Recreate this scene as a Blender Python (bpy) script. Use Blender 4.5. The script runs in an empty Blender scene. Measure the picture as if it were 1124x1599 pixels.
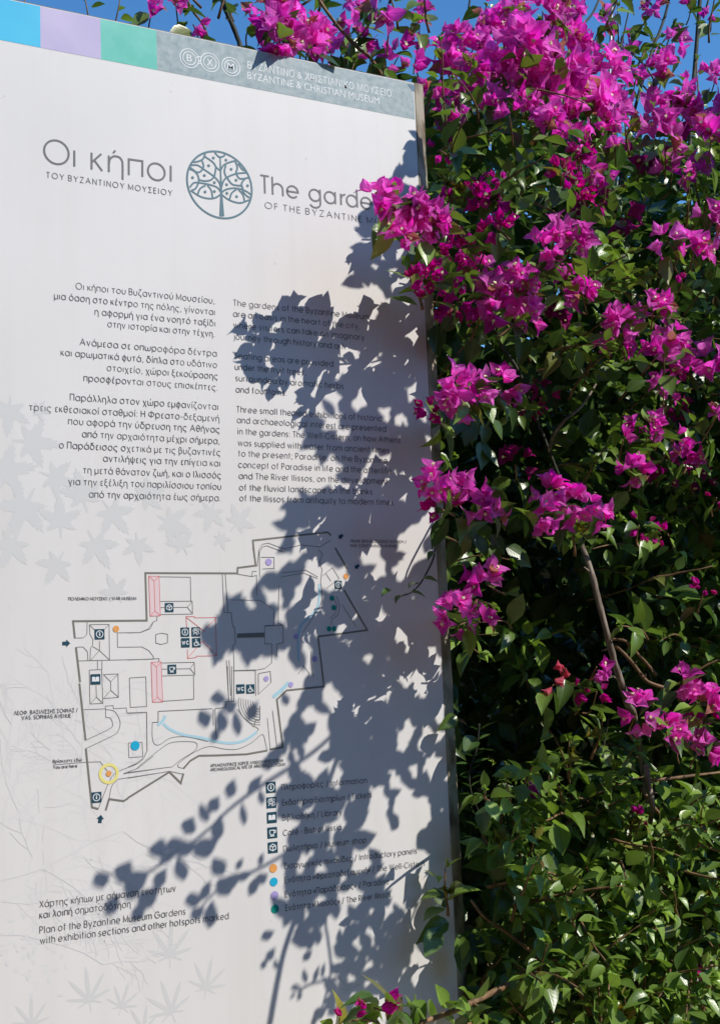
import bpy, bmesh, math, random
import numpy as np
from mathutils import Vector, Matrix

random.seed(7)
rng = np.random.default_rng(11)
sc = bpy.context.scene
col = sc.collection

# ------------------------------------------------------------------ camera
F_PX, CX, CY, W_PX, H_PX = 2000.0, 562.0, 799.5, 1124, 1599
MC = np.array([[0.88401145, 0.04049923, -0.4657076],
               [0.02294199, 0.99128086, 0.1297533],
               [0.46690194, -0.12538767, 0.8753745]])      # rows: camera axes in (right, down, away)
CAM = np.array([0.0, -1.4, 1.4])
cam_d = bpy.data.cameras.new('camera')
cam = bpy.data.objects.new('camera', cam_d)
col.objects.link(cam)
_r, _u, _f = ([MC[0][0], MC[0][2], -MC[0][1]], [-MC[1][0], -MC[1][2], MC[1][1]], [MC[2][0], MC[2][2], -MC[2][1]])
cam.matrix_world = Matrix(((_r[0], _u[0], -_f[0], CAM[0]), (_r[1], _u[1], -_f[1], CAM[1]),
                           (_r[2], _u[2], -_f[2], CAM[2]), (0, 0, 0, 1)))
cam_d.sensor_fit = 'VERTICAL'
cam_d.sensor_height = 24.0
cam_d.sensor_width = 24.0
cam_d.lens = 24.0 * F_PX / H_PX
cam_d.clip_start = 0.02
cam_d.clip_end = 3000.0
sc.camera = cam

# ------------------------------------------------------------------ sky and sun
SUN = np.array([0.47, -0.60, 0.65])
SUN = SUN / np.linalg.norm(SUN)                             # from the scene towards the sun
world = bpy.data.worlds.new('World')
sc.world = world
world.use_nodes = True
wn = world.node_tree.nodes
sky = wn.new('ShaderNodeTexSky')
sky.sky_type = 'NISHITA'
sky.sun_disc = False
sky.sun_elevation = math.asin(SUN[2])
sky.sun_rotation = math.atan2(SUN[0], SUN[1])
sky.air_density = 1.0
sky.dust_density = 0.0
sky.ozone_density = 4.0
wn['Background'].inputs['Strength'].default_value = 0.15
hs = wn.new('ShaderNodeHueSaturation')
hs.inputs['Saturation'].default_value = 1.22
hs.inputs['Value'].default_value = 1.15
world.node_tree.links.new(sky.outputs[0], hs.inputs['Color'])
world.node_tree.links.new(hs.outputs[0], wn['Background'].inputs['Color'])
sun_d = bpy.data.lights.new('sun', 'SUN')
sun_d.energy = 3.9
sun_d.angle = math.radians(0.32)
sun_d.color = (1.0, 0.94, 0.865)
sun_o = bpy.data.objects.new('sun', sun_d)
col.objects.link(sun_o)
sun_o.location = (3, -4, 6)
sun_o.rotation_euler = Vector(SUN).to_track_quat('Z', 'Y').to_euler()
sc.view_settings.view_transform = 'Standard'
sc.view_settings.look = 'None'
sc.view_settings.gamma = 1.0
sc.view_settings.use_curve_mapping = False
sc.view_settings.exposure = 0.12
sc.cycles.max_bounces = 8
sc.cycles.transparent_max_bounces = 8


# ------------------------------------------------------------------ geometry of the view, for measuring positions
def wp(px, py, y=0.0):
    """world point on the vertical plane y=const seen at a pixel of the photograph"""
    c = np.array([(px - CX) / F_PX, (py - CY) / F_PX, 1.0])
    p = MC.T @ c
    d = np.array([p[0], p[2], -p[1]])
    return CAM + d * ((y - CAM[1]) / d[1])


def pp(px, py):
    p = wp(px, py)
    return (float(p[0]), float(p[2]))


def proj(P):
    d = np.asarray(P) - CAM
    c = MC @ np.array([d[0], -d[2], d[1]])
    if c[2] < 0.02:
        return None
    return (CX + F_PX * c[0] / c[2], CY + F_PX * c[1] / c[2])


def pxm(P):
    """pixels per metre at a point"""
    d = np.asarray(P) - CAM
    return F_PX / float(MC[2] @ np.array([d[0], -d[2], d[1]]))


# ------------------------------------------------------------------ small helpers
def tag(o, label=None, cat=None, group=None, kind=None):
    if label:
        o['label'] = label
    if cat:
        o['category'] = cat
    if group:
        o['group'] = group
    if kind:
        o['kind'] = kind
    return o


def link(name, me, mat, parent=None):
    o = bpy.data.objects.new(name, me)
    col.objects.link(o)
    if mat is not None and not me.materials:
        me.materials.append(mat)
    if parent is not None:
        put(o, parent)
    return o


def put(o, parent):
    o.parent = parent
    o.matrix_parent_inverse = Matrix.Translation(-parent.location) if parent.type == 'EMPTY' else Matrix.Identity(4)


def empty(name, loc):
    o = bpy.data.objects.new(name, None)
    o.empty_display_size = 0.1
    o.location = loc
    col.objects.link(o)
    return o


def mesh(name, verts, faces, smooth=False):
    me = bpy.data.meshes.new(name)
    me.from_pydata([tuple(map(float, v)) for v in verts], [], faces)
    me.validate()
    if smooth:
        me.polygons.foreach_set('use_smooth', [True] * len(me.polygons))
    me.update()
    return me


def catmull(pts, n=6, closed=False):
    pts = [np.asarray(p, float) for p in pts]
    if len(pts) < 3:
        return pts
    out = []
    m = len(pts)
    rngk = range(m) if closed else range(m - 1)
    for i in rngk:
        g = lambda k: pts[k % m] if closed else pts[min(max(k, 0), m - 1)]
        p0, p1, p2, p3 = g(i - 1), g(i), g(i + 1), g(i + 2)
        for k in range(n):
            t = k / n
            out.append(0.5 * ((2 * p1) + (-p0 + p2) * t + (2 * p0 - 5 * p1 + 4 * p2 - p3) * t * t + (-p0 + 3 * p1 - 3 * p2 + p3) * t ** 3))
    if not closed:
        out.append(pts[-1])
    return out


class Tubes:
    def __init__(self):
        self.v, self.f = [], []

    def add(self, pts, r0, r1, sides=6, wob=0.0):
        pts = [np.asarray(p, float) for p in pts]
        n = len(pts)
        base = len(self.v)
        ref = np.array([0.31, 0.77, 0.55])
        for i, p in enumerate(pts):
            t = pts[min(i + 1, n - 1)] - pts[max(i - 1, 0)]
            t = t / (np.linalg.norm(t) + 1e-9)
            a = np.cross(t, ref)
            if np.linalg.norm(a) < 0.1:
                a = np.cross(t, np.array([1.0, 0, 0]))
            a /= np.linalg.norm(a)
            b = np.cross(t, a)
            r = r0 + (r1 - r0) * i / max(n - 1, 1)
            if wob:
                r *= 1 + wob * random.uniform(-1, 1)
            for k in range(sides):
                an = 2 * math.pi * k / sides
                self.v.append(p + r * (math.cos(an) * a + math.sin(an) * b))
        for i in range(n - 1):
            for k in range(sides):
                k2 = (k + 1) % sides
                self.f.append((base + i * sides + k, base + i * sides + k2, base + (i + 1) * sides + k2, base + (i + 1) * sides + k))
        self.f.append(tuple(base + k for k in range(sides))[::-1])
        self.f.append(tuple(base + (n - 1) * sides + k for k in range(sides)))

    def build(self, name, mat, parent=None):
        return link(name, mesh(name, self.v, self.f, True), mat, parent)


# ------------------------------------------------------------------ materials
def mat_new(name):
    m = bpy.data.materials.new(name)
    m.use_nodes = True
    return m, m.node_tree.nodes, m.node_tree.links, m.node_tree.nodes['Principled BSDF']


def plain(name, c, rough=0.5, metal=0.0, spec=0.4):
    m, n, l, b = mat_new(name)
    b.inputs['Base Color'].default_value = (*c, 1)
    b.inputs['Roughness'].default_value = rough
    b.inputs['Metallic'].default_value = metal
    b.inputs['Specular IOR Level'].default_value = spec
    return m


def noisy(name, c1, c2, scale, rough=0.5, bump=0.0, lo=0.4, hi=0.65, detail=6, spec=0.4, stretch=None):
    m, n, l, b = mat_new(name)
    tc = n.new('ShaderNodeTexCoord')
    mp = n.new('ShaderNodeMapping')
    if stretch:
        mp.inputs['Scale'].default_value = stretch
    t = n.new('ShaderNodeTexNoise')
    t.inputs['Scale'].default_value = scale
    t.inputs['Detail'].default_value = detail
    r = n.new('ShaderNodeValToRGB')
    r.color_ramp.elements[0].position = lo
    r.color_ramp.elements[1].position = hi
    r.color_ramp.elements[0].color = (*c1, 1)
    r.color_ramp.elements[1].color = (*c2, 1)
    l.new(tc.outputs['Object'], mp.inputs[0])
    l.new(mp.outputs[0], t.inputs['Vector'])
    l.new(t.outputs['Fac'], r.inputs[0])
    l.new(r.outputs[0], b.inputs['Base Color'])
    b.inputs['Roughness'].default_value = rough
    b.inputs['Specular IOR Level'].default_value = spec
    if bump:
        bp = n.new('ShaderNodeBump')
        bp.inputs['Strength'].default_value = bump
        bp.inputs['Distance'].default_value = 0.002
        l.new(t.outputs['Fac'], bp.inputs['Height'])
        l.new(bp.outputs[0], b.inputs['Normal'])
    return m


def leafy(name, trans, rough, vein_col, vein_w, side=9.0, sat_back=1.0, bump=0.25, spec=0.5, vein_mix=0.5, side_amt=0.3):
    """leaf / bract material: colour from the per-leaf tint attribute, midrib and side veins from UV"""
    m, n, l, b = mat_new(name)
    at = n.new('ShaderNodeAttribute')
    at.attribute_name = 'tint'
    uv = n.new('ShaderNodeUVMap')
    sep = n.new('ShaderNodeSeparateXYZ')
    l.new(uv.outputs[0], sep.inputs[0])

    def math_(op, a, bb=None, c=None):
        q = n.new('ShaderNodeMath')
        q.operation = op
        for i, x in enumerate((a, bb, c)):
            if x is None:
                continue
            if isinstance(x, (int, float)):
                q.inputs[i].default_value = x
            else:
                l.new(x, q.inputs[i])
        return q.outputs[0]
    du = math_('ABSOLUTE', math_('SUBTRACT', sep.outputs[0], 0.5))
    mid = math_('SUBTRACT', 1.0, math_('SMOOTHSTEP' if False else 'MULTIPLY', du, 1.0 / vein_w))
    mid = math_('MAXIMUM', mid, 0.0)
    ph = math_('SUBTRACT', math_('MULTIPLY', sep.outputs[1], side), math_('MULTIPLY', du, side * 0.8))
    sv = math_('POWER', math_('ABSOLUTE', math_('SINE', math_('MULTIPLY', ph, math.pi))), 0.35)
    sv = math_('MULTIPLY', math_('SUBTRACT', 1.0, sv), side_amt)
    vein = math_('MINIMUM', math_('ADD', mid, sv), 1.0)
    tx = n.new('ShaderNodeTexNoise')
    tx.inputs['Scale'].default_value = 60.0
    tcn = n.new('ShaderNodeTexCoord')
    l.new(tcn.outputs['Object'], tx.inputs['Vector'])
    hv = n.new('ShaderNodeHueSaturation')
    l.new(math_('MULTIPLY_ADD', tx.outputs['Fac'], 0.7, 0.65), hv.inputs['Value'])
    l.new(at.outputs['Color'], hv.inputs['Color'])
    mx = n.new('ShaderNodeMix')
    mx.data_type = 'RGBA'
    l.new(math_('MULTIPLY', vein, vein_mix), mx.inputs[0])
    l.new(hv.outputs[0], mx.inputs[6])
    mx.inputs[7].default_value = (*vein_col, 1)
    l.new(mx.outputs[2], b.inputs['Base Color'])
    b.inputs['Roughness'].default_value = rough
    b.inputs['Specular IOR Level'].default_value = spec
    bp = n.new('ShaderNodeBump')
    bp.inputs['Strength'].default_value = bump
    bp.inputs['Distance'].default_value = 0.002
    bp.invert = True
    l.new(vein, bp.inputs['Height'])
    l.new(bp.outputs[0], b.inputs['Normal'])
    tr = n.new('ShaderNodeBsdfTranslucent')
    g = n.new('ShaderNodeHueSaturation')
    g.inputs['Saturation'].default_value = sat_back
    g.inputs['Value'].default_value = 1.5
    l.new(mx.outputs[2], g.inputs['Color'])
    l.new(g.outputs[0], tr.inputs['Color'])
    ms = n.new('ShaderNodeMixShader')
    ms.inputs[0].default_value = trans
    l.new(b.outputs[0], ms.inputs[1])
    l.new(tr.outputs[0], ms.inputs[2])
    l.new(ms.outputs[0], n['Material Output'].inputs['Surface'])
    return m


M = {}


def panel_mat():
    m, n, l, b = mat_new('weathered_white_print')
    tc = n.new('ShaderNodeTexCoord')
    t1 = n.new('ShaderNodeTexNoise')
    t1.inputs['Scale'].default_value = 3.0
    t1.inputs['Detail'].default_value = 8
    t2 = n.new('ShaderNodeTexNoise')
    t2.inputs['Scale'].default_value = 85.0
    t2.inputs['Detail'].default_value = 3
    l.new(tc.outputs['Object'], t1.inputs[0])
    l.new(tc.outputs['Object'], t2.inputs[0])
    r1 = n.new('ShaderNodeValToRGB')
    r1.color_ramp.elements[0].color = (0.745, 0.735, 0.71, 1)
    r1.color_ramp.elements[1].color = (0.80, 0.786, 0.764, 1)
    r1.color_ramp.elements[0].position = 0.35
    r1.color_ramp.elements[1].position = 0.65
    r2 = n.new('ShaderNodeValToRGB')
    r2.color_ramp.elements[0].color = (1, 1, 1, 1)
    r2.color_ramp.elements[1].color = (0.80, 0.79, 0.77, 1)
    r2.color_ramp.elements[0].position = 0.70
    r2.color_ramp.elements[1].position = 0.80
    mx = n.new('ShaderNodeMix')
    mx.data_type = 'RGBA'
    mx.blend_type = 'MULTIPLY'
    mx.inputs[0].default_value = 1.0
    l.new(t1.outputs['Fac'], r1.inputs[0])
    l.new(t2.outputs['Fac'], r2.inputs[0])
    l.new(r1.outputs[0], mx.inputs[6])
    l.new(r2.outputs[0], mx.inputs[7])
    # faint rain streaks and dust
    mp = n.new('ShaderNodeMapping')
    mp.inputs['Scale'].default_value = (38, 1, 1.6)
    t3 = n.new('ShaderNodeTexNoise')
    t3.inputs['Scale'].default_value = 1.0
    t3.inputs['Detail'].default_value = 5
    r3 = n.new('ShaderNodeValToRGB')
    r3.color_ramp.elements[0].color = (0.90, 0.885, 0.86, 1)
    r3.color_ramp.elements[1].color = (1, 1, 1, 1)
    r3.color_ramp.elements[0].position = 0.30
    r3.color_ramp.elements[1].position = 0.52
    m3 = n.new('ShaderNodeMix')
    m3.data_type = 'RGBA'
    m3.blend_type = 'MULTIPLY'
    m3.inputs[0].default_value = 0.30
    l.new(tc.outputs['Object'], mp.inputs[0])
    l.new(mp.outputs[0], t3.inputs[0])
    l.new(t3.outputs['Fac'], r3.inputs[0])
    l.new(mx.outputs[2], m3.inputs[6])
    l.new(r3.outputs[0], m3.inputs[7])
    l.new(m3.outputs[2], b.inputs['Base Color'])
    bp = n.new('ShaderNodeBump')
    bp.inputs['Strength'].default_value = 0.05
    bp.inputs['Distance'].default_value = 0.01
    l.new(t1.outputs['Fac'], bp.inputs['Height'])
    l.new(bp.outputs[0], b.inputs['Normal'])
    b.inputs['Roughness'].default_value = 0.42
    b.inputs['Specular IOR Level'].default_value = 0.35
    return m


M['panel'] = panel_mat()
M['edge'] = noisy('weathered_offwhite_edge', (0.12, 0.095, 0.06), (0.44, 0.40, 0.31), 26.0, 0.36, 0.3, 0.32, 0.58)
M['text'] = plain('dark_grey_print', (0.13, 0.13, 0.135), 0.5)
M['title'] = plain('mid_grey_print', (0.16, 0.155, 0.165), 0.5)
M['teal'] = plain('slate_teal_print', (0.085, 0.19, 0.235), 0.5)
M['icon'] = plain('dark_teal_print', (0.012, 0.065, 0.10), 0.45)
M['white'] = plain('white_print', (0.8, 0.83, 0.84), 0.5)
M['blue'] = noisy('blue_band', (0.030, 0.50, 0.80), (0.045, 0.58, 0.85), 9, 0.45, 0)
M['lilac'] = noisy('lilac_band', (0.50, 0.44, 0.68), (0.58, 0.52, 0.74), 14, 0.45, 0)
M['green'] = noisy('turquoise_band', (0.085, 0.52, 0.42), (0.15, 0.60, 0.50), 30, 0.45, 0)
M['grey'] = noisy('grey_band', (0.21, 0.30, 0.325), (0.40, 0.48, 0.485), 120, 0.5, 0, 0.3, 0.7)
M['peel'] = plain('unfaded_band', (0.06, 0.15, 0.24), 0.5)
M['ghost'] = plain('pale_leaf_print', (0.675, 0.68, 0.668), 0.45)
M['ghost2'] = plain('very_pale_twig_print', (0.735, 0.735, 0.722), 0.45)
M['boundary'] = plain('olive_grey_line', (0.20, 0.195, 0.165), 0.5)
M['line'] = plain('thin_grey_line', (0.19, 0.185, 0.18), 0.5)
M['red'] = plain('thin_red_line', (0.75, 0.16, 0.17), 0.5)
M['pink'] = plain('pale_pink_fill', (0.78, 0.62, 0.63), 0.5)
M['stream'] = plain('pale_blue_line', (0.42, 0.66, 0.76), 0.5)
M['orange'] = plain('orange_dot', (0.80, 0.36, 0.10), 0.5)
M['yellow'] = plain('yellow_ring', (0.85, 0.76, 0.24), 0.5)
M['cyan'] = plain('cyan_dot', (0.01, 0.42, 0.66), 0.5)
M['violet'] = plain('violet_dot', (0.42, 0.36, 0.68), 0.5)
M['emerald'] = plain('emerald_dot', (0.0, 0.33, 0.26), 0.5)
M['bark'] = noisy('grey_brown_bark', (0.10, 0.075, 0.055), (0.34, 0.28, 0.22), 90, 0.8, 0.8, 0.35, 0.65, stretch=(1, 1, 0.25))
M['twig'] = noisy('young_brown_twig', (0.13, 0.075, 0.035), (0.30, 0.18, 0.09), 70, 0.65, 0.3)
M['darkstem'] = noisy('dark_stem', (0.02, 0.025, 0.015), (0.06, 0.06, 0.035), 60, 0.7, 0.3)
M['leaf'] = leafy('glossy_leaf', 0.26, 0.33, (0.16, 0.23, 0.08), 0.06, 7.0, 1.1, 0.12, 0.6, 0.45)
M['bract'] = leafy('papery_bract', 0.45, 0.62, (0.34, 0.008, 0.20), 0.06, 6.0, 1.05, 0.4, 0.2, 0.55, 0.6)
M['floret'] = plain('cream_floret', (0.78, 0.72, 0.42), 0.55)
M['post'] = plain('galvanised_post', (0.42, 0.43, 0.42), 0.45, 0.5)
M['soil'] = noisy('pale_gravelly_soil', (0.23, 0.165, 0.10), (0.42, 0.315, 0.20), 14, 0.95, 0.8)

# ------------------------------------------------------------------ ground
g = link('ground', mesh('ground', [(-400, -400, 0), (400, -400, 0), (400, 400, 0), (-400, 400, 0)], [(0, 1, 2, 3)]), M['soil'])
tag(g, 'dry earth ground under the sign', 'ground', kind='structure')

# ------------------------------------------------------------------ ring of trees, mostly out of view, added to hold back sky light
M['sky_block'] = noisy('sky_block_evergreen', (0.03, 0.035, 0.014), (0.10, 0.11, 0.045), 3.0, 0.7, 0.6)
tv, tf = [], []
NA, NH = 120, 10
for i in range(NA + 1):
    a = math.radians(-180 + 360 * i / NA)
    open_ = abs((math.atan2(SUN[1], SUN[0]) - a + math.pi) % (2 * math.pi) - math.pi)
    hh = (3.5 if math.sin(a) > 0.15 else 2.6 if open_ < 0.70 else 9.0) + 0.5 * math.sin(i * 1.7) + 0.35 * math.sin(i * 4.1)
    for k in range(NH + 1):
        r = 6.2 + 0.5 * math.sin(i * 2.3 + k) + 0.35 * math.sin(k * 2.9 + i * .7) + 0.10 * k * (k > 6)
        tv.append((0.7 + r * math.cos(a), r * math.sin(a), hh * k / NH))
for i in range(NA):
    for k in range(NH):
        b_ = i * (NH + 1) + k
        tf.append((b_, b_ + 1, b_ + NH + 2, b_ + NH + 1))
for i in range(26000):                                        # leafy clumps over the mass
    q = tf[random.randrange(len(tf))]
    c = np.mean([tv[j] for j in q], axis=0) + rng.normal(size=3) * 0.26
    d1, d2 = rng.normal(size=3) * 0.06, rng.normal(size=3) * 0.06
    b_ = len(tv)
    tv += [tuple(c - d1), tuple(c + d2), tuple(c + d1), tuple(c - d2)]
    tf.append((b_, b_ + 1, b_ + 2, b_ + 3))
sky_block = link('sky_block_trees', mesh('sky_block_trees', tv, tf), M['sky_block'])
tag(sky_block, 'added ring of dark evergreen trees round the sign and the bush, holding back sky light', 'trees', kind='stuff')

# ------------------------------------------------------------------ the sign
XO = float(np.mean([wp(664, 122, 0.011)[0], wp(732, 1530, 0.011)[0], wp(712, 1100, 0.011)[0]]))        # outer right edge
XP = float(np.mean([pp(648, 188)[0], pp(683, 900)[0], pp(703, 1300)[0], pp(712, 1500)[0]]))  # right edge of the print
ZO = float(np.mean([pp(661, 121)[1], pp(400, 68)[1], pp(160, 16)[1]]))            # top outer edge
ZP = float(np.mean([pp(640, 131)[1], pp(245, 46)[1], pp(160, 27)[1]]))            # top edge of the print
ZB = float(np.mean([pp(648, 188)[1], pp(324, 124)[1], pp(20, 65)[1]]))            # lower edge of the colour band
XL = 2 * pp(343.4, 288.4)[0] - XO
XLP = XL + (XO - XP)
sign = empty('information_sign', ((XL + XO) / 2, 0.03, 0))
tag(sign, 'tall white museum garden sign with map, bilingual text and coloured top band', 'sign')

b0 = bmesh.new()
ZBOT = 0.10
# printed face: a slab 12 mm thick
def slab(x0, x1, z0, z1, y0, y1):
    v = [(x0, y0, z0), (x1, y0, z0), (x1, y0, z1), (x0, y0, z1), (x0, y1, z0), (x1, y1, z0), (x1, y1, z1), (x0, y1, z1)]
    f = [(0, 1, 2, 3), (5, 4, 7, 6), (1, 5, 6, 2), (4, 0, 3, 7), (3, 2, 6, 7), (4, 5, 1, 0)]
    return v, f
v, f = slab(XLP, XP, ZBOT, ZP, 0.0, 0.012)
link('panel', mesh('panel', v, f), M['panel'], sign)
# rounded edge profile running up the left side, over the top and down the right side
ew = XO - XP
prof = [(0.0006, 0.0115), (0.0006, 0.0012), (ew * 0.08, 0.0004), (ew * 0.22, 0.0030), (ew * 0.90, 0.0150), (ew, 0.0175), (ew, 0.058)]
eh = ZO - ZP
vs, fs = [], []
for (d, y) in prof:
    q = d / ew
    vs += [(XLP - d, y, ZBOT), (XLP - d, y, ZP + q * eh), (XP + d, y, ZP + q * eh), (XP + d, y, ZBOT)]
for i in range(len(prof) - 1):
    for k in range(3):
        a = i * 4 + k
        fs.append((a, a + 4, a + 5, a + 1))
link('edge_frame', mesh('edge_frame', vs, fs), M['edge'], sign)
v, f = slab(XL + 0.004, XO - 0.004, ZBOT + 0.002, ZO - 0.004, 0.052, 0.062)
link('back_plate', mesh('back_plate', v, f), M['edge'], sign)
v, f = slab(XL + 0.03, XO - 0.03, 0, ZBOT, 0.008, 0.054)
link('plinth', mesh('plinth', v, f), M['post'], sign)


class Flat:
    """flat print on the face of the sign, in panel metres (x, z)"""
    def __init__(self):
        self.v, self.f, self.k = [], [], {}

    def ink(self, b):
        # every stroke is its own few-micron layer of ink, so crossing strokes never share a plane
        for i in range(b, len(self.v)):
            self.k[i] = self.n
        self.n = (self.n + 1) % 70
    n = 0

    def poly(self, pts):
        b = len(self.v)
        pts = [tuple(p) for p in pts]
        a = sum(pts[i][0] * pts[(i + 1) % len(pts)][1] - pts[(i + 1) % len(pts)][0] * pts[i][1] for i in range(len(pts)))
        if a < 0:
            pts = pts[::-1]
        self.v += pts
        self.f.append(tuple(range(b, b + len(pts))))
        self.ink(b)

    def ppoly(self, px):
        self.poly([pp(*q) for q in px])

    def stroke(self, pts, w, closed=False):
        pts = [np.asarray(p, float) for p in pts]
        n = len(pts)
        L, R = [], []
        for i in range(n):
            a = pts[i - 1] if (i > 0 or closed) else pts[i]
            c = pts[(i + 1) % n] if (i < n - 1 or closed) else pts[i]
            d1 = pts[i] - a
            d2 = c - pts[i]
            l1, l2 = np.linalg.norm(d1), np.linalg.norm(d2)
            d1 = d1 / l1 if l1 > 1e-9 else d2 / (l2 + 1e-12)
            d2 = d2 / l2 if l2 > 1e-9 else d1
            n1 = np.array([-d1[1], d1[0]])
            n2 = np.array([-d2[1], d2[0]])
            m = n1 + n2
            ln = np.linalg.norm(m)
            m = n1 if ln < 0.3 else m / ln
            k = 1.0 / max(0.45, float(m @ n1))
            L.append(pts[i] + m * k * w / 2)
            R.append(pts[i] - m * k * w / 2)
        b = len(self.v)
        for i in range(n):
            self.v += [tuple(L[i]), tuple(R[i])]
        for i in range(n if closed else n - 1):
            j = (i + 1) % n
            self.f.append((b + 2 * i, b + 2 * i + 1, b + 2 * j + 1, b + 2 * j))
        self.ink(b)

    def pstroke(self, px, w, closed=False, smooth=0):
        pts = [pp(*q) for q in px]
        if smooth:
            pts = catmull(pts, smooth, closed)
        self.stroke(pts, w, closed)

    def ring(self, c, r, w, n=48):
        self.stroke([(c[0] + r * math.cos(2 * math.pi * k / n), c[1] + r * math.sin(2 * math.pi * k / n)) for k in range(n)], w, True)

    def disc(self, c, r, n=28):
        self.poly([(c[0] + r * math.cos(2 * math.pi * k / n), c[1] + r * math.sin(2 * math.pi * k / n)) for k in range(n)])

    def rect(self, x0, x1, z0, z1):
        self.poly([(x0, z0), (x1, z0), (x1, z1), (x0, z1)])

    def build(self, name, mat, off, parent=None):
        me = mesh(name, [(p[0], -off * 0.5 - self.k.get(i, 0) * 3e-6, p[1]) for i, p in enumerate(self.v)], self.f)
        bm = bmesh.new()
        bm.from_mesh(me)
        for fc in bm.faces:
            fc.normal_update()
            if fc.normal.y > 0:
                fc.normal_flip()
        bm.to_mesh(me)
        bm.free()
        return link(name, me, mat, parent or sign)


def text_flat(lines, emsize, spacing=1.0, thin=-0.004, fit=True):
    """lines: (string, pixel start of baseline, pixel end of baseline) -> Flat with real letter outlines"""
    fl = Flat()
    for s, a, b in lines:
        cu = bpy.data.curves.new('lettering', 'FONT')
        cu.body = s
        cu.size = 1.0
        cu.resolution_u = 3
        cu.space_character = spacing
        cu.offset = thin
        o = bpy.data.objects.new('lettering', cu)
        col.objects.link(o)
        dg = bpy.context.evaluated_depsgraph_get()
        me = bpy.data.meshes.new_from_object(o.evaluated_get(dg))
        n = len(me.vertices)
        co = np.zeros(n * 3)
        me.vertices.foreach_get('co', co)
        co = co.reshape(-1, 3)
        x0, x1 = co[:, 0].min(), co[:, 0].max()
        A, B = np.array(pp(*a)), np.array(pp(*b))
        wd = B[0] - A[0]
        sx = wd / (x1 - x0) if fit else emsize
        zs = 0.5 * (A[1] + B[1])
        base = len(fl.v)
        for q in co:
            fl.v.append((A[0] + (q[0] - x0) * sx, zs + q[1] * emsize))
        for p in me.polygons:
            fl.f.append(tuple(base + i for i in p.vertices))
        bpy.data.objects.remove(o)
        bpy.data.meshes.remove(me)
        bpy.data.curves.remove(cu)
        TEXTLOG.append((s[:24], round(sx / emsize, 2), round((B[1] - A[1]) * 1000, 1)))
    return fl


TEXTLOG = []


def _arc(cx, cz, r, a0, a1, rz=None, n=None):
    rz = r if rz is None else rz
    n = n or max(5, int(abs(a1 - a0) / 18))
    return [(cx + r * math.cos(math.radians(a0 + (a1 - a0) * i / n)), cz + rz * math.sin(math.radians(a0 + (a1 - a0) * i / n))) for i in range(n + 1)]


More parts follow.
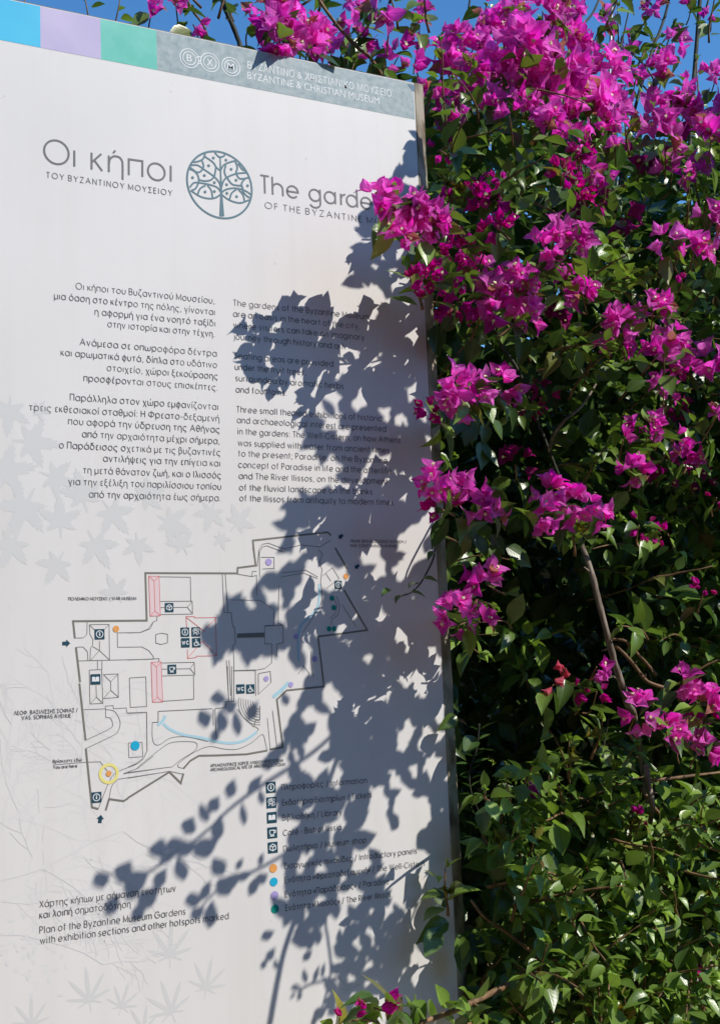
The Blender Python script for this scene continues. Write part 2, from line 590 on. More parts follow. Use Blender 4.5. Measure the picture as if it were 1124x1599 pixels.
def glyph_table():
    """a thin geometric sans drawn as strokes: x-height 1, capitals 1.4; value = (width, strokes)"""
    T = {}
    RG = _arc(.5, .5, .5, 0, 360)
    ar = lambda x0, r=.4, foot=0: [(x0, 1 - r)] + _arc(x0 + r, 1 - r, r, 180, 0)[1:] + [(x0 + 2 * r, foot)]
    T['a'] = T['α'] = (1, [RG, [(1, 1), (1, 0)]])
    T['b'] = (1, [RG, [(0, 1.45), (0, 0)]])
    T['c'] = (.9, [_arc(.5, .5, .5, 42, 318)])
    T['d'] = (1, [RG, [(1, 1.45), (1, 0)]])
    T['e'] = (1, [[(0, .5), (1, .5)], _arc(.5, .5, .5, 0, 318)])
    T['f'] = (.5, [[(.2, 0), (.2, 1.15)] + _arc(.48, 1.15, .28, 180, 90)[1:], [(0, 1), (.48, 1)]])
    T['g'] = (1, [RG, [(1, 1), (1, -.02)] + _arc(.5, -.02, .5, 0, -155, .42)[1:]])
    T['h'] = (.8, [[(0, 1.45), (0, 0)], ar(0)])
    T['i'] = (0, [[(0, 1), (0, 0)], [(0, 1.28), (0, 1.42)]])
    T['j'] = (.2, [[(.2, 1), (.2, -.2), (.05, -.4), (-.1, -.42)], [(.2, 1.28), (.2, 1.42)]])
    T['k'] = (.65, [[(0, 1.45), (0, 0)], [(0, .35), (.6, 1)], [(.2, .56), (.65, 0)]])
    T['l'] = (0, [[(0, 1.45), (0, 0)]])
    T['m'] = (1.4, [[(0, 1), (0, 0)], ar(0, .35), ar(.7, .35)])
    T['n'] = (.8, [[(0, 1), (0, 0)], ar(0)])
    T['o'] = T['ο'] = (1, [RG])
    T['p'] = T['ρ'] = (1, [RG, [(0, 1), (0, -.45)]])
    T['q'] = (1, [RG, [(1, 1), (1, -.45)]])
    T['r'] = (.42, [[(0, 1), (0, 0)], [(0, .55)] + _arc(.4, .6, .4, 170, 90)])
    T['s'] = (.6, [_arc(.3, .745, .255, 25, 270) + _arc(.3, .245, .245, 90, -155)[1:]])
    T['t'] = (.44, [[(.2, 1.38), (.2, 0)], [(0, 1), (.44, 1)]])
    U = [(0, 1), (0, .4)] + _arc(.4, .4, .4, 180, 360)[1:] + [(.8, 1)]
    T['u'] = (.8, [U, [(.8, 1), (.8, 0)]])
    T['v'] = T['ν'] = (.8, [[(0, 1), (.4, 0), (.8, 1)]])
    T['w'] = (1.24, [[(0, 1), (.31, 0), (.62, 1), (.93, 0), (1.24, 1)]])
    T['x'] = (.8, [[(0, 1), (.8, 0)], [(.8, 1), (0, 0)]])
    T['y'] = (.8, [[(0, 1), (.42, 0)], [(.82, 1), (.24, -.45)]])
    T['z'] = (.7, [[(0, 1), (.7, 1), (0, 0), (.72, 0)]])
    T['β'] = (.75, [[(0, -.45), (0, 1.1)] + _arc(.3, 1.12, .3, 180, -80)[1:], _arc(.32, .42, .42, 100, -130)])
    T['γ'] = (.8, [[(0, 1), (.4, 0), (.8, 1)], [(.4, 0), (.4, -.45)]])
    T['δ'] = (1, [RG, [(.85, 1.4), (.25, 1.4), (.25, 1.25), (.8, .9)]])
    T['ε'] = (.65, [_arc(.36, .75, .25, 35, 270), _arc(.36, .25, .25, 90, 325)])
    T['ζ'] = (.7, [[(.1, 1.42), (.7, 1.42), (.12, .75), (.02, .4), (.15, .08), (.6, 0), (.62, -.3), (.4, -.42)]])
    T['η'] = (.8, [[(0, 1), (0, 0)], ar(0, .4, -.45)])
    T['θ'] = (.84, [_arc(.42, .7, .42, 0, 360, .7), [(0, .7), (.84, .7)]])
    T['ι'] = (0, [[(0, 1), (0, 0)]])
    T['κ'] = (.65, [[(0, 1), (0, 0)], [(0, .4), (.6, 1)], [(.2, .58), (.65, 0)]])
    T['λ'] = (.75, [[(.05, 1.42), (.2, 1.4), (.75, 0)], [(.42, .82), (0, 0)]])
    T['μ'] = (.8, [U, [(.8, 1), (.8, 0)], [(0, .5), (0, -.45)]])
    T['ξ'] = (.65, [[(.6, 1.4), (.15, 1.35), (.1, 1.05), (.2, .85), (.58, .82)], [(.3, .82), (.05, .7), (0, .35), (.15, .08), (.6, 0), (.62, -.3), (.4, -.42)]])
    T['π'] = (.8, [[(0, 0), (0, 1), (.8, 1), (.8, 0)]])
    T['σ'] = (1.05, [RG, [(.5, 1), (1.05, 1)]])
    T['ς'] = (.9, [_arc(.5, .5, .5, 42, 270) + [(.72, -.08), (.7, -.3), (.5, -.4)]])
    T['τ'] = (.76, [[(0, 1), (.76, 1)], [(.38, 1), (.38, 0)]])
    T['υ'] = (.8, [U])
    T['φ'] = (1, [RG, [(.5, 1.3), (.5, -.45)]])
    T['χ'] = (.8, [[(0, 1), (.8, -.42)], [(.8, 1), (0, -.42)]])
    T['ψ'] = (.9, [[(0, 1), (0, .45)] + _arc(.45, .45, .45, 180, 360)[1:] + [(.9, 1)], [(.45, 1.3), (.45, -.45)]])
    W = [(0, 1), (0, .32)] + _arc(.32, .32, .32, 180, 360)[1:]
    T['ω'] = (1.28, [W + [(.64, .8)], [(.64, .32)] + _arc(.96, .32, .32, 180, 360)[1:] + [(1.28, 1)]])
    for acc, bs in zip('άέήίόύώé', 'αεηιουωe'):
        w_, s_ = T[bs]
        T[acc] = (w_, s_ + [[(w_ / 2 - .02, 1.2), (w_ / 2 + .16, 1.52)]])
    H = 1.4
    T['A'] = T['Α'] = (1.2, [[(0, 0), (.6, H), (1.2, 0)], [(.22, .5), (.98, .5)]])
    T['B'] = T['Β'] = (.8, [[(0, 0), (0, H), (.4, H)] + _arc(.42, 1.07, .33, 90, -90)[1:] + [(0, .74)], [(.42, .74)] + _arc(.43, .37, .37, 90, -90)[1:] + [(0, 0)]])
    T['C'] = (1.25, [_arc(.7, .7, .7, 42, 318)])
    T['D'] = (1.1, [[(0, 0), (0, H), (.4, H)] + _arc(.4, .7, .7, 90, -90)[1:] + [(0, 0)]])
    T['E'] = T['Ε'] = (.65, [[(.65, H), (0, H), (0, 0), (.65, 0)], [(0, .74), (.6, .74)]])
    T['F'] = (.62, [[(.62, H), (0, H), (0, 0)], [(0, .74), (.58, .74)]])
    T['G'] = (1.4, [_arc(.7, .7, .7, 42, 360), [(.75, .7), (1.4, .7)]])
    T['H'] = T['Η'] = (.9, [[(0, 0), (0, H)], [(.9, 0), (.9, H)], [(0, .74), (.9, .74)]])
    T['I'] = T['Ι'] = (0, [[(0, 0), (0, H)]])
    T['K'] = T['Κ'] = (.8, [[(0, 0), (0, H)], [(0, .6), (.75, H)], [(.25, .8), (.82, 0)]])
    T['L'] = (.6, [[(0, H), (0, 0), (.6, 0)]])
    T['M'] = T['Μ'] = (1.2, [[(0, 0), (0, H), (.6, .2), (1.2, H), (1.2, 0)]])
    T['N'] = T['Ν'] = (.95, [[(0, 0), (0, H), (.95, 0), (.95, H)]])
    T['O'] = T['Ο'] = (1.4, [_arc(.7, .7, .7, 0, 360)])
    T['P'] = T['Ρ'] = (.75, [[(0, 0), (0, H), (.35, H)] + _arc(.37, 1.02, .38, 90, -90)[1:] + [(0, .64)]])
    T['R'] = (.8, [[(0, 0), (0, H), (.35, H)] + _arc(.37, 1.02, .38, 90, -90)[1:] + [(0, .64)], [(.35, .64), (.8, 0)]])
    T['S'] = (.75, [_arc(.38, 1.05, .35, 25, 270) + _arc(.37, .35, .35, 90, -155)[1:]])
    T['T'] = T['Τ'] = (.8, [[(0, H), (.8, H)], [(.4, H), (.4, 0)]])
    T['U'] = (.95, [[(0, H), (0, .47)] + _arc(.475, .475, .475, 180, 360)[1:] + [(.95, H)]])
    T['V'] = (1.1, [[(0, H), (.55, 0), (1.1, H)]])
    T['W'] = (1.6, [[(0, H), (.4, 0), (.8, H), (1.2, 0), (1.6, H)]])
    T['Y'] = T['Υ'] = (1, [[(0, H), (.5, .65), (1, H)], [(.5, .65), (.5, 0)]])
    T['Z'] = T['Ζ'] = (.85, [[(0, H), (.85, H), (0, 0), (.87, 0)]])
    T['X'] = T['Χ'] = (.95, [[(0, H), (.95, 0)], [(.95, H), (0, 0)]])
    T['Φ'] = (1.4, [_arc(.7, .7, .68, 0, 360, .5), [(.7, H + .05), (.7, -.05)]])
    T['Π'] = (.9, [[(0, 0), (0, H), (.9, H), (.9, 0)]])
    T['Σ'] = (.8, [[(.8, H), (0, H), (.5, .7), (0, 0), (.82, 0)]])
    T['Λ'] = (1.1, [[(0, 0), (.55, H), (1.1, 0)]])
    T['Ω'] = (1.3, [[(0, 0), (.4, 0)] + _arc(.65, .75, .62, 245, -65) + [(.9, 0), (1.3, 0)]])
    T['Γ'] = (.62, [[(.62, H), (0, H), (0, 0)]])
    T['Θ'] = (1.4, [_arc(.7, .7, .7, 0, 360), [(.3, .74), (1.1, .74)]])
    T['.'] = (.02, [[(0, 0), (0, .14)]])
    T[','] = (.06, [[(.06, .12), (0, -.2)]])
    T[';'] = (.06, [[(.06, .12), (0, -.2)], [(.05, .8), (.05, .94)]])
    T[':'] = (.02, [[(0, 0), (0, .14)], [(0, .8), (0, .94)]])
    T["'"] = (.02, [[(0, 1.42), (0, 1.15)]])
    T['-'] = (.4, [[(0, .5), (.4, .5)]])
    T['/'] = (.6, [[(0, -.2), (.6, 1.5)]])
    T['«'] = (.5, [[(.25, .85), (0, .5), (.25, .15)], [(.5, .85), (.25, .5), (.5, .15)]])
    T['»'] = (.5, [[(0, .85), (.25, .5), (0, .15)], [(.25, .85), (.5, .5), (.25, .15)]])
    return T


GLYPHS = glyph_table()


def sans_flat(lines, xheight, weight, bearing=0.20, slant=()):
    """thin geometric lettering, each line fitted between its measured ends"""
    fl = Flat()
    for s, a, b in lines:
        x, out = 0.0, []
        for ch in s:
            if ch == ' ':
                x += 0.55
                continue
            w_, st = GLYPHS[ch]
            sb = bearing + (0.07 if w_ < 0.1 else 0.0)
            x += sb
            out += [[(x + q[0], q[1]) for q in z] for z in st]
            x += w_ + sb
        A, B = pp(*a), pp(*b)
        sx = (B[0] - A[0]) / (x - 2 * bearing)
        zs = 0.5 * (A[1] + B[1])
        TEXTLOG.append((s[:20], round(sx / xheight, 2)))
        for z in out:
            closed = math.dist(z[0], z[-1]) < 1e-6
            fl.stroke([(A[0] + (q[0] - bearing) * sx, zs + q[1] * xheight) for q in (z[:-1] if closed else z)], weight, closed)
    return fl


def cr(ox, oy, s):
    """reads a list of points measured in an enlarged crop back into pixels of the photograph"""
    return lambda pts: [(ox + x / s, oy + y / s) for x, y in pts]


def band(x0, x1, key):
    fl = Flat()
    fl.rect(x0, x1, ZB, ZP - 0.0008)
    return fl.build('color_band', M[key], 0.0004)


xa, xb, xc = pp(63.5, 40)[0], pp(157.5, 60)[0], pp(245, 77)[0]
for (x0, x1, k, nm) in ((XLP + 0.001, xa, 'blue', 'bright blue band'), (xa, xb, 'lilac', 'pale lilac band'), (xb, xc, 'green', 'turquoise band'), (xc, XP - 0.001, 'grey', 'faded grey blue band with the museum name')):
    band(x0, x1, k)['label'] = nm
fl = Flat()
fl.ppoly([(635, 131), (647, 133), (647, 143), (643, 142)])
fl.build('unfaded_patch', M['peel'], 0.0007)

# museum marks in the band
fl = Flat()
k = cr(260, 60, 8.03)
cB, cX, cM = (pp(*k([q])[0]) for q in ((288, 250), (545, 302), (808, 356)))
r_out = 0.5 * math.dist(pp(*k([(285, 128)])[0]), pp(*k([(292, 372)])[0]))
for c in (cB, cX, cM):
    fl.ring(c, r_out * 0.95, 0.0011)
    fl.ring(c, r_out * 0.66, 0.0011)
fl.pstroke(k([(375, 245), (400, 232), (432, 238), (425, 285), (405, 290), (398, 315), (430, 318), (452, 330)]), 0.0012, smooth=4)
fl.build('museum_rings', M['white'], 0.0008)
ln = []
kk = cr(220, 0, 2.4435)
ln = [('B', k([(255, 285)])[0], k([(322, 292)])[0]), ('X', k([(508, 340)])[0], k([(583, 350)])[0]), ('M', k([(765, 388)])[0], k([(848, 402)])[0])]
text_flat(ln, 0.0128, 1, 0.004).build('ring_letters', M['white'], 0.0008)
text_flat([('ΒΥΖΑΝΤΙΝΟ & ΧΡΙΣΤΙΑΝΙΚΟ ΜΟΥΣΕΙΟ', (386.5, 107), (611, 152)),
           ('BYZANTINE & CHRISTIAN MUSEUM', (386.5, 122.5), (592, 163.5))], 0.0138, 1, -0.004).build('museum_name', M['white'], 0.0008)

# headings, drawn as thin round strokes
fl = Flat()
t = cr(60, 200, 3.306)
HW = 0.0024
def px_arc(c, r, a0, a1, n=20, flip=1):
    """arc in panel metres, centre given in pixels"""
    C = pp(*c)
    return [(C[0] + r * math.cos(math.radians(a0 + (a1 - a0) * i / n)), C[1] + r * math.sin(math.radians(a0 + (a1 - a0) * i / n))) for i in range(n + 1)]
def m_at(p, q):
    return math.dist(pp(*p), pp(*q))
c = t([(95, 125)])[0]
fl.ring(pp(*c), 0.5 * m_at(t([(95, 64)])[0], t([(95, 187)])[0]) - HW / 2 + 0.001, HW)
fl.pstroke(t([(187, 116), (187, 199)]), HW)
fl.pstroke(t([(276, 127), (276, 214)]), HW)
fl.pstroke(t([(278, 176), (326, 134)]), HW)
fl.pstroke(t([(290, 166), (331, 222)]), HW)
fl.pstroke(t([(365, 142), (365, 227)]), HW)
fl.pstroke(t([(365, 190), (370, 163), (385, 148), (402, 146), (420, 152), (433, 170), (436, 195), (436, 267)]), HW, smooth=5)
fl.pstroke(t([(387, 130), (398, 116)]), HW)
fl.pstroke(t([(468, 243), (468, 161), (538, 171), (538, 252)]), HW)
fl.ring(pp(*t([(610, 226)])[0]), 0.5 * m_at(t([(610, 182)])[0], t([(610, 270)])[0]) - HW / 2 + 0.001, HW)
fl.pstroke(t([(684, 194), (684, 276)]), HW)
fl.build('heading', M['title'], 0.0006)
fl = Flat()
# The gardens: glyphs on a common baseline
A, B = pp(409.5, 301), pp(560, 324)
zb = 0.5 * (A[1] + B[1])
zb = pp(409.5, 301.5)[1]
u = (pp(409.5, 274)[1] - zb)                 # cap height
xh = u * 0.66
fl.stroke([(pp(406.5, 0)[0] * 0 + pp(406.5, 275)[0], zb + u), (pp(420, 277)[0], zb + u)], HW)
xT = pp(413.4, 290)[0]
fl.stroke([(xT, zb + u), (xT, zb)], HW)
xh0 = pp(425.5, 290)[0]
fl.stroke([(xh0, zb + u * 1.02), (xh0, zb)], HW)
xh1 = pp(441.5, 295)[0]
rr = (xh1 - xh0) / 2
fl.stroke([(xh0, zb + xh - rr)] + [((xh0 + xh1) / 2 - rr * math.cos(math.radians(a)), zb + xh - rr + rr * math.sin(math.radians(a))) for a in range(0, 181, 12)] + [(xh1, zb)], HW)
R0 = xh / 2
def gx(px):
    return pp(px, 305)[0]
ce = (gx(457), zb + R0)
fl.stroke([(ce[0] - R0, ce[1])] + [(ce[0] + R0 * math.cos(math.radians(a)), ce[1] + R0 * math.sin(math.radians(a))) for a in range(0, 321, 10)], HW)
cg = (gx(491.5), zb + R0)
fl.ring(cg, R0, HW)
xg = cg[0] + R0
fl.stroke([(xg, zb + xh + 0.001), (xg, zb - u * 0.10)] + [(cg[0] + R0 * math.cos(math.radians(a)), zb - u * 0.10 + R0 * 0.85 * math.sin(math.radians(a))) for a in range(-10, -161, -12)], HW)
ca = (gx(515), zb + R0)
fl.ring(ca, R0, HW)
fl.stroke([(ca[0] + R0, zb + xh + 0.001), (ca[0] + R0, zb)], HW)
xr = gx(532)
fl.stroke([(xr, zb + xh), (xr, zb)], HW)
fl.stroke([(xr, zb + xh * 0.55), (xr + 0.002, zb + xh * 0.85), (xr + 0.0065, zb + xh)], HW)
cd = (gx(549), zb + R0)
fl.ring(cd, R0, HW)
fl.stroke([(cd[0] + R0, zb + u * 1.05), (cd[0] + R0, zb)], HW)
ce = (gx(571), zb + R0)
fl.stroke([(ce[0] - R0, ce[1])] + [(ce[0] + R0 * math.cos(math.radians(a)), ce[1] + R0 * math.sin(math.radians(a))) for a in range(0, 321, 10)], HW)
xn = gx(585)
fl.stroke([(xn, zb + xh), (xn, zb)], HW)
xn1 = xn + xh1 - xh0
fl.stroke([(xn, zb + xh - rr)] + [((xn + xn1) / 2 - rr * math.cos(math.radians(a)), zb + xh - rr + rr * math.sin(math.radians(a))) for a in range(0, 181, 12)] + [(xn1, zb)], HW)
xs = gx(611)
h4 = xh / 4
fl.stroke([(xs + h4 * math.cos(math.radians(a)) * 0.9, zb + 3 * h4 + h4 * math.sin(math.radians(a))) for a in range(30, 271, 15)] + [(xs + h4 * math.cos(math.radians(a)) * 0.9, zb + h4 + h4 * math.sin(math.radians(a))) for a in range(90, -151, -15)], HW)
fl.build('heading', M['title'], 0.0006)
sans_flat([('ΤΟΥ ΒΥΖΑΝΤΙΝΟΥ ΜΟΥΣΕΙΟΥ', (73.2, 277.5), (269, 305.5))], 0.0047, 0.0009, 0.3).build('subheading', M['title'], 0.0006)
sans_flat([('OF THE BYZANTINE MUSEUM', (414, 326), (633, 356))], 0.0056, 0.0009, 0.3).build('subheading', M['title'], 0.0006)

# round tree emblem
e = cr(270, 220, 7.493)
fl = Flat()
cE = pp(343.4, 288.6)
RE = 0.25 * (m_at((292.2, 283), (394.8, 299)) + m_at((335.5, 235.4), (352.8, 341.5))) * 0.985
fl.ring(cE, RE, 0.0024, 64)
curves = [[(562, 600), (520, 545), (430, 512), (340, 495), (250, 490), (200, 545)], [(565, 622), (500, 665), (420, 675), (320, 650), (212, 582)],
          [(385, 520), (320, 560), (290, 632)], [(405, 518), (450, 580), (465, 660)], [(300, 495), (265, 560), (215, 580)],
          [(570, 610), (610, 575), (690, 555), (780, 560), (860, 590), (915, 630)], [(570, 625), (640, 680), (720, 715), (800, 725), (895, 690)],
          [(745, 568), (690, 610), (665, 682)], [(765, 568), (820, 630), (840, 708)], [(810, 578), (860, 640), (902, 665)],
          [(562, 560), (545, 490), (480, 415), (360, 330), (290, 285), (212, 285)], [(484, 415), (450, 455), (380, 470), (303, 455)],
          [(190, 325), (260, 360), (300, 420), (305, 492)], [(345, 235), (360, 300), (330, 355), (280, 365), (205, 310)],
          [(552, 345), (510, 310), (470, 250), (370, 180)], [(488, 410), (498, 360), (505, 310)], [(378, 150), (355, 210), (300, 240), (225, 250)],
          [(490, 135), (545, 190), (600, 175), (612, 150)], [(565, 560), (590, 480), (630, 430), (740, 385), (872, 372)],
          [(560, 345), (600, 280), (700, 240), (745, 240)], [(628, 430), (605, 360), (620, 285)], [(735, 245), (755, 310), (738, 375)],
          [(640, 438), (700, 510), (812, 525)], [(822, 562), (805, 500), (850, 440), (900, 432)], [(742, 382), (780, 440), (852, 440)], [(765, 262), (810, 330), (862, 352)]]
for c in curves:
    fl.pstroke(e(c), 0.0021, smooth=5)
fl.ppoly(e([(548, 178), (560, 178), (580, 630), (602, 882), (546, 882), (556, 630)]))
for c in [(475, 200), (622, 225), (420, 290), (683, 332), (370, 405), (740, 460), (232, 430), (875, 525), (487, 488), (630, 512), (378, 597), (487, 592), (633, 613), (747, 652)]:
    fl.disc(pp(*e([c])[0]), 0.0018, 14)
fl.build('tree_emblem', M['teal'], 0.0006)

# paragraphs
g1, g2 = cr(40, 430, 3.626), cr(0, 580, 2.81)
def L(k, s, a, b):
    return (s, k([a])[0], k([b])[0])
greek = [L(g1, 'Οι κήποι του Βυζαντινού Μουσείου,', (287, 80), (1070, 158)), L(g1, 'μια όαση στο κέντρο της πόλης, γίνονται', (165, 135), (1072, 222)),
         L(g1, 'η αφορμή για ένα νοητό ταξίδι', (395, 228), (1075, 283)), L(g1, 'στην ιστορία και στην τέχνη.', (467, 295), (1070, 345)),
         L(g1, 'Ανάμεσα σε οπωροφόρα δέντρα', (310, 395), (1082, 458)), L(g1, 'και αρωματικά φυτά, δίπλα στο υδάτινο', (203, 455), (1083, 522)),
         L(g1, 'στοιχείο, χώροι ξεκούρασης', (463, 540), (1088, 588)), L(g1, 'προσφέρονται στους επισκέπτες.', (332, 600), (1088, 650)),
         L(g2, 'Παράλληλα στον χώρο εμφανίζονται', (310, 130), (958, 165)), L(g2, 'τρεις εκθεσιακοί σταθμοί: Η Φρεατο-δεξαμενή', (130, 172), (962, 218)),
         L(g2, 'που αφορά την ύδρευση της Αθήνας', (302, 232), (964, 268)), L(g2, 'από την αρχαιότητα μέχρι σήμερα,', (363, 288), (964, 318)),
         L(g2, 'ο Παράδεισος σχετικά με τις βυζαντινές', (262, 338), (967, 367)), L(g2, 'αντιλήψεις για την επίγεια και', (455, 396), (967, 415)),
         L(g2, 'τη μετά θάνατον ζωή, και ο Ιλισσός', (367, 445), (970, 470)), L(g2, 'για την εξέλιξη του παριλίσσιου τοπίου', (303, 496), (970, 519)),
         L(g2, 'από την αρχαιότητα έως σήμερα.', (393, 553), (968, 568))]
e1, e2 = cr(350, 450, 3.747), cr(350, 620, 3.747)
english = [L(e1, 'The gardens of the Byzantine Museum', (55, 105), (845, 180)), L(e1, 'are an oasis in the heart of the city,', (55, 167), (792, 238)),
           L(e1, 'where visitors can take an imaginary', (58, 235), (818, 300)), L(e1, 'journey through history and art.', (58, 300), (708, 357)),
           L(e1, 'Seating areas are provided', (62, 412), (637, 458)), L(e1, 'under the fruit trees,', (65, 478), (478, 508)),
           L(e1, 'surrounded by aromatic herbs', (68, 545), (697, 587)), L(e1, 'and fountains.', (70, 610), (365, 628)),
           L(e2, 'Three small themed exhibitions of historic', (75, 93), (920, 137)), L(e2, 'and archaeological interest are presented', (77, 153), (945, 200)),
           L(e2, 'in the gardens: The Well-Cistern, on how Athens', (80, 218), (1030, 268)), L(e2, 'was supplied with water from ancient times', (83, 285), (965, 328)),
           L(e2, 'to the present; Paradise, on the Byzantine', (85, 348), (952, 385)), L(e2, 'concept of Paradise in life and the afterlife', (85, 415), (975, 446)),
           L(e2, 'and The River Ilissos, on the development', (88, 480), (955, 508)), L(e2, 'of the fluvial landscape on the banks', (90, 547), (865, 569)),
           L(e2, 'of the Ilissos from antiquity to modern times.', (92, 610), (998, 632))]
sans_flat(greek, 0.0053, 0.0008).build('paragraph', M['text'], 0.0006)
sans_flat(english, 0.0051, 0.0008).build('paragraph', M['text'], 0.0006)
c8 = cr(40, 1370, 3.306)
sans_flat([L(c8, 'Χάρτης κήπων με σήμανση ενοτήτων', (75, 152), (775, 74)), L(c8, 'και λοιπή σηματοδότηση', (75, 207), (542, 157)),
           L(c8, 'Plan of the Byzantine Museum Gardens', (75, 286), (825, 194)), L(c8, 'with exhibition sections and other hotspots marked', (78, 343), (1048, 215))], 0.0049, 0.00078).build('map_caption', M['text'], 0.0006)
l6 = cr(400, 1200, 4.014)
sans_flat([L(l6, 'Πληροφορίες / Information', (160, 133), (692, 92)), L(l6, 'Εκδοτήρια Εισιτηρίων / Tickets', (165, 228), (722, 185)),
           L(l6, 'Βιβλιοθήκη / Library', (165, 322), (537, 293)), L(l6, 'Café - Bistrot Ilissia', (170, 418), (532, 387)),
           L(l6, 'Πωλητήριο / Museum shop', (172, 515), (688, 470)), L(l6, 'Εισαγωγικές πινακίδες / Introductory panels', (180, 630), (1005, 530)),
           L(l6, 'Ενότητα «Φρεατοδεξαμενή» / The Well-Cistern', (180, 718), (1052, 609)), L(l6, 'Ενότητα «Παράδεισος» / Paradise', (182, 804), (832, 725)),
           L(l6, 'Ενότητα «Ιλισσός» / The River Ilissos', (185, 891), (842, 805))], 0.0046, 0.00072).build('legend_text', M['text'], 0.0006)
m1, m2, m3, m4, m5 = cr(0, 860, 4.683), cr(200, 860, 4.683), cr(380, 820, 4.683), cr(0, 1080, 4.683), cr(200, 1040, 4.323)
m6, m7 = cr(520, 820, 7.025), cr(300, 820, 2.81)
LAB = [L(m4, 'Βρίσκεστε εδώ', (390, 521), (597, 507)), L(m4, 'You are here', (393, 563), (567, 553)),
           L(m1, 'ΠΟΛΕΜΙΚΟ ΜΟΥΣΕΙΟ / WAR MUSEUM', (503, 361), (997, 359)),
           L(m5, 'ΑΡΧΑΙΟΛΟΓΙΚΟΣ ΧΩΡΟΣ ΛΥΚΕΙΟΥ ΑΡΙΣΤΟΤΕΛΗ', (557, 682), (1045, 645)), L(m5, "ARCHAEOLOGICAL SITE OF ARISTOTLE'S LYCEUM", (557, 709), (1060, 671)),
           L(m6, 'ΛΕΩΦ. ΒΑΣΙΛΕΩΣ ΚΩΝΣΤΑΝΤΙΝΟΥ /', (190, 195), (800, 190)), L(m6, 'VAS. CONSTANTINOU AVENUE', (190, 243), (690, 240))]
for grp in (LAB[:2], LAB[2:3], LAB[3:5], LAB[5:]):
    sans_flat(grp, 0.0023, 0.00055).build('map_label', M['text'], 0.0009)
sans_flat([L(m4, 'ΛΕΩΦ. ΒΑΣΙΛΙΣΣΗΣ ΣΟΦΙΑΣ /', (105, 167), (570, 149)), L(m4, 'VAS. SOPHIAS AVENUE', (162, 204), (520, 188))], 0.0028, 0.0006).build('map_label', M['text'], 0.0009)

# the plan
TH, TN = 0.0021, 0.0006
fl = Flat()
for k, p in ((m1, [(550, 640), (537, 515), (1075, 510), (1065, 163), (1124, 163)]), (m2, [(187, 163), (800, 165), (802, 125), (935, 108), (915, -30)]),
             (m3, [(82, 230), (70, 112), (615, 52), (640, 75)]), (m3, [(670, 165), (760, 320)]), (m3, [(735, 475), (905, 768), (545, 815), (580, 1100)]),
             (m7, [(570, 640), (578, 708), (415, 725), (372, 765), (398, 975), (340, 984)]), (m5, [(940, 570), (800, 595), (600, 603), (480, 605), (420, 640), (375, 692)]),
             (m5, [(375, 725), (357, 790), (280, 715), (0, 890)]), (m4, [(938, 780), (905, 800), (800, 785), (775, 868)]), (m4, [(722, 858), (675, 845), (630, 415)]),
             (m4, [(628, 355), (583, -60)]), (m1, [(588, 960), (558, 705)])):
    fl.pstroke(k(p), TH)
fl.build('map_boundary', M['boundary'], 0.0006)
fl = Flat()
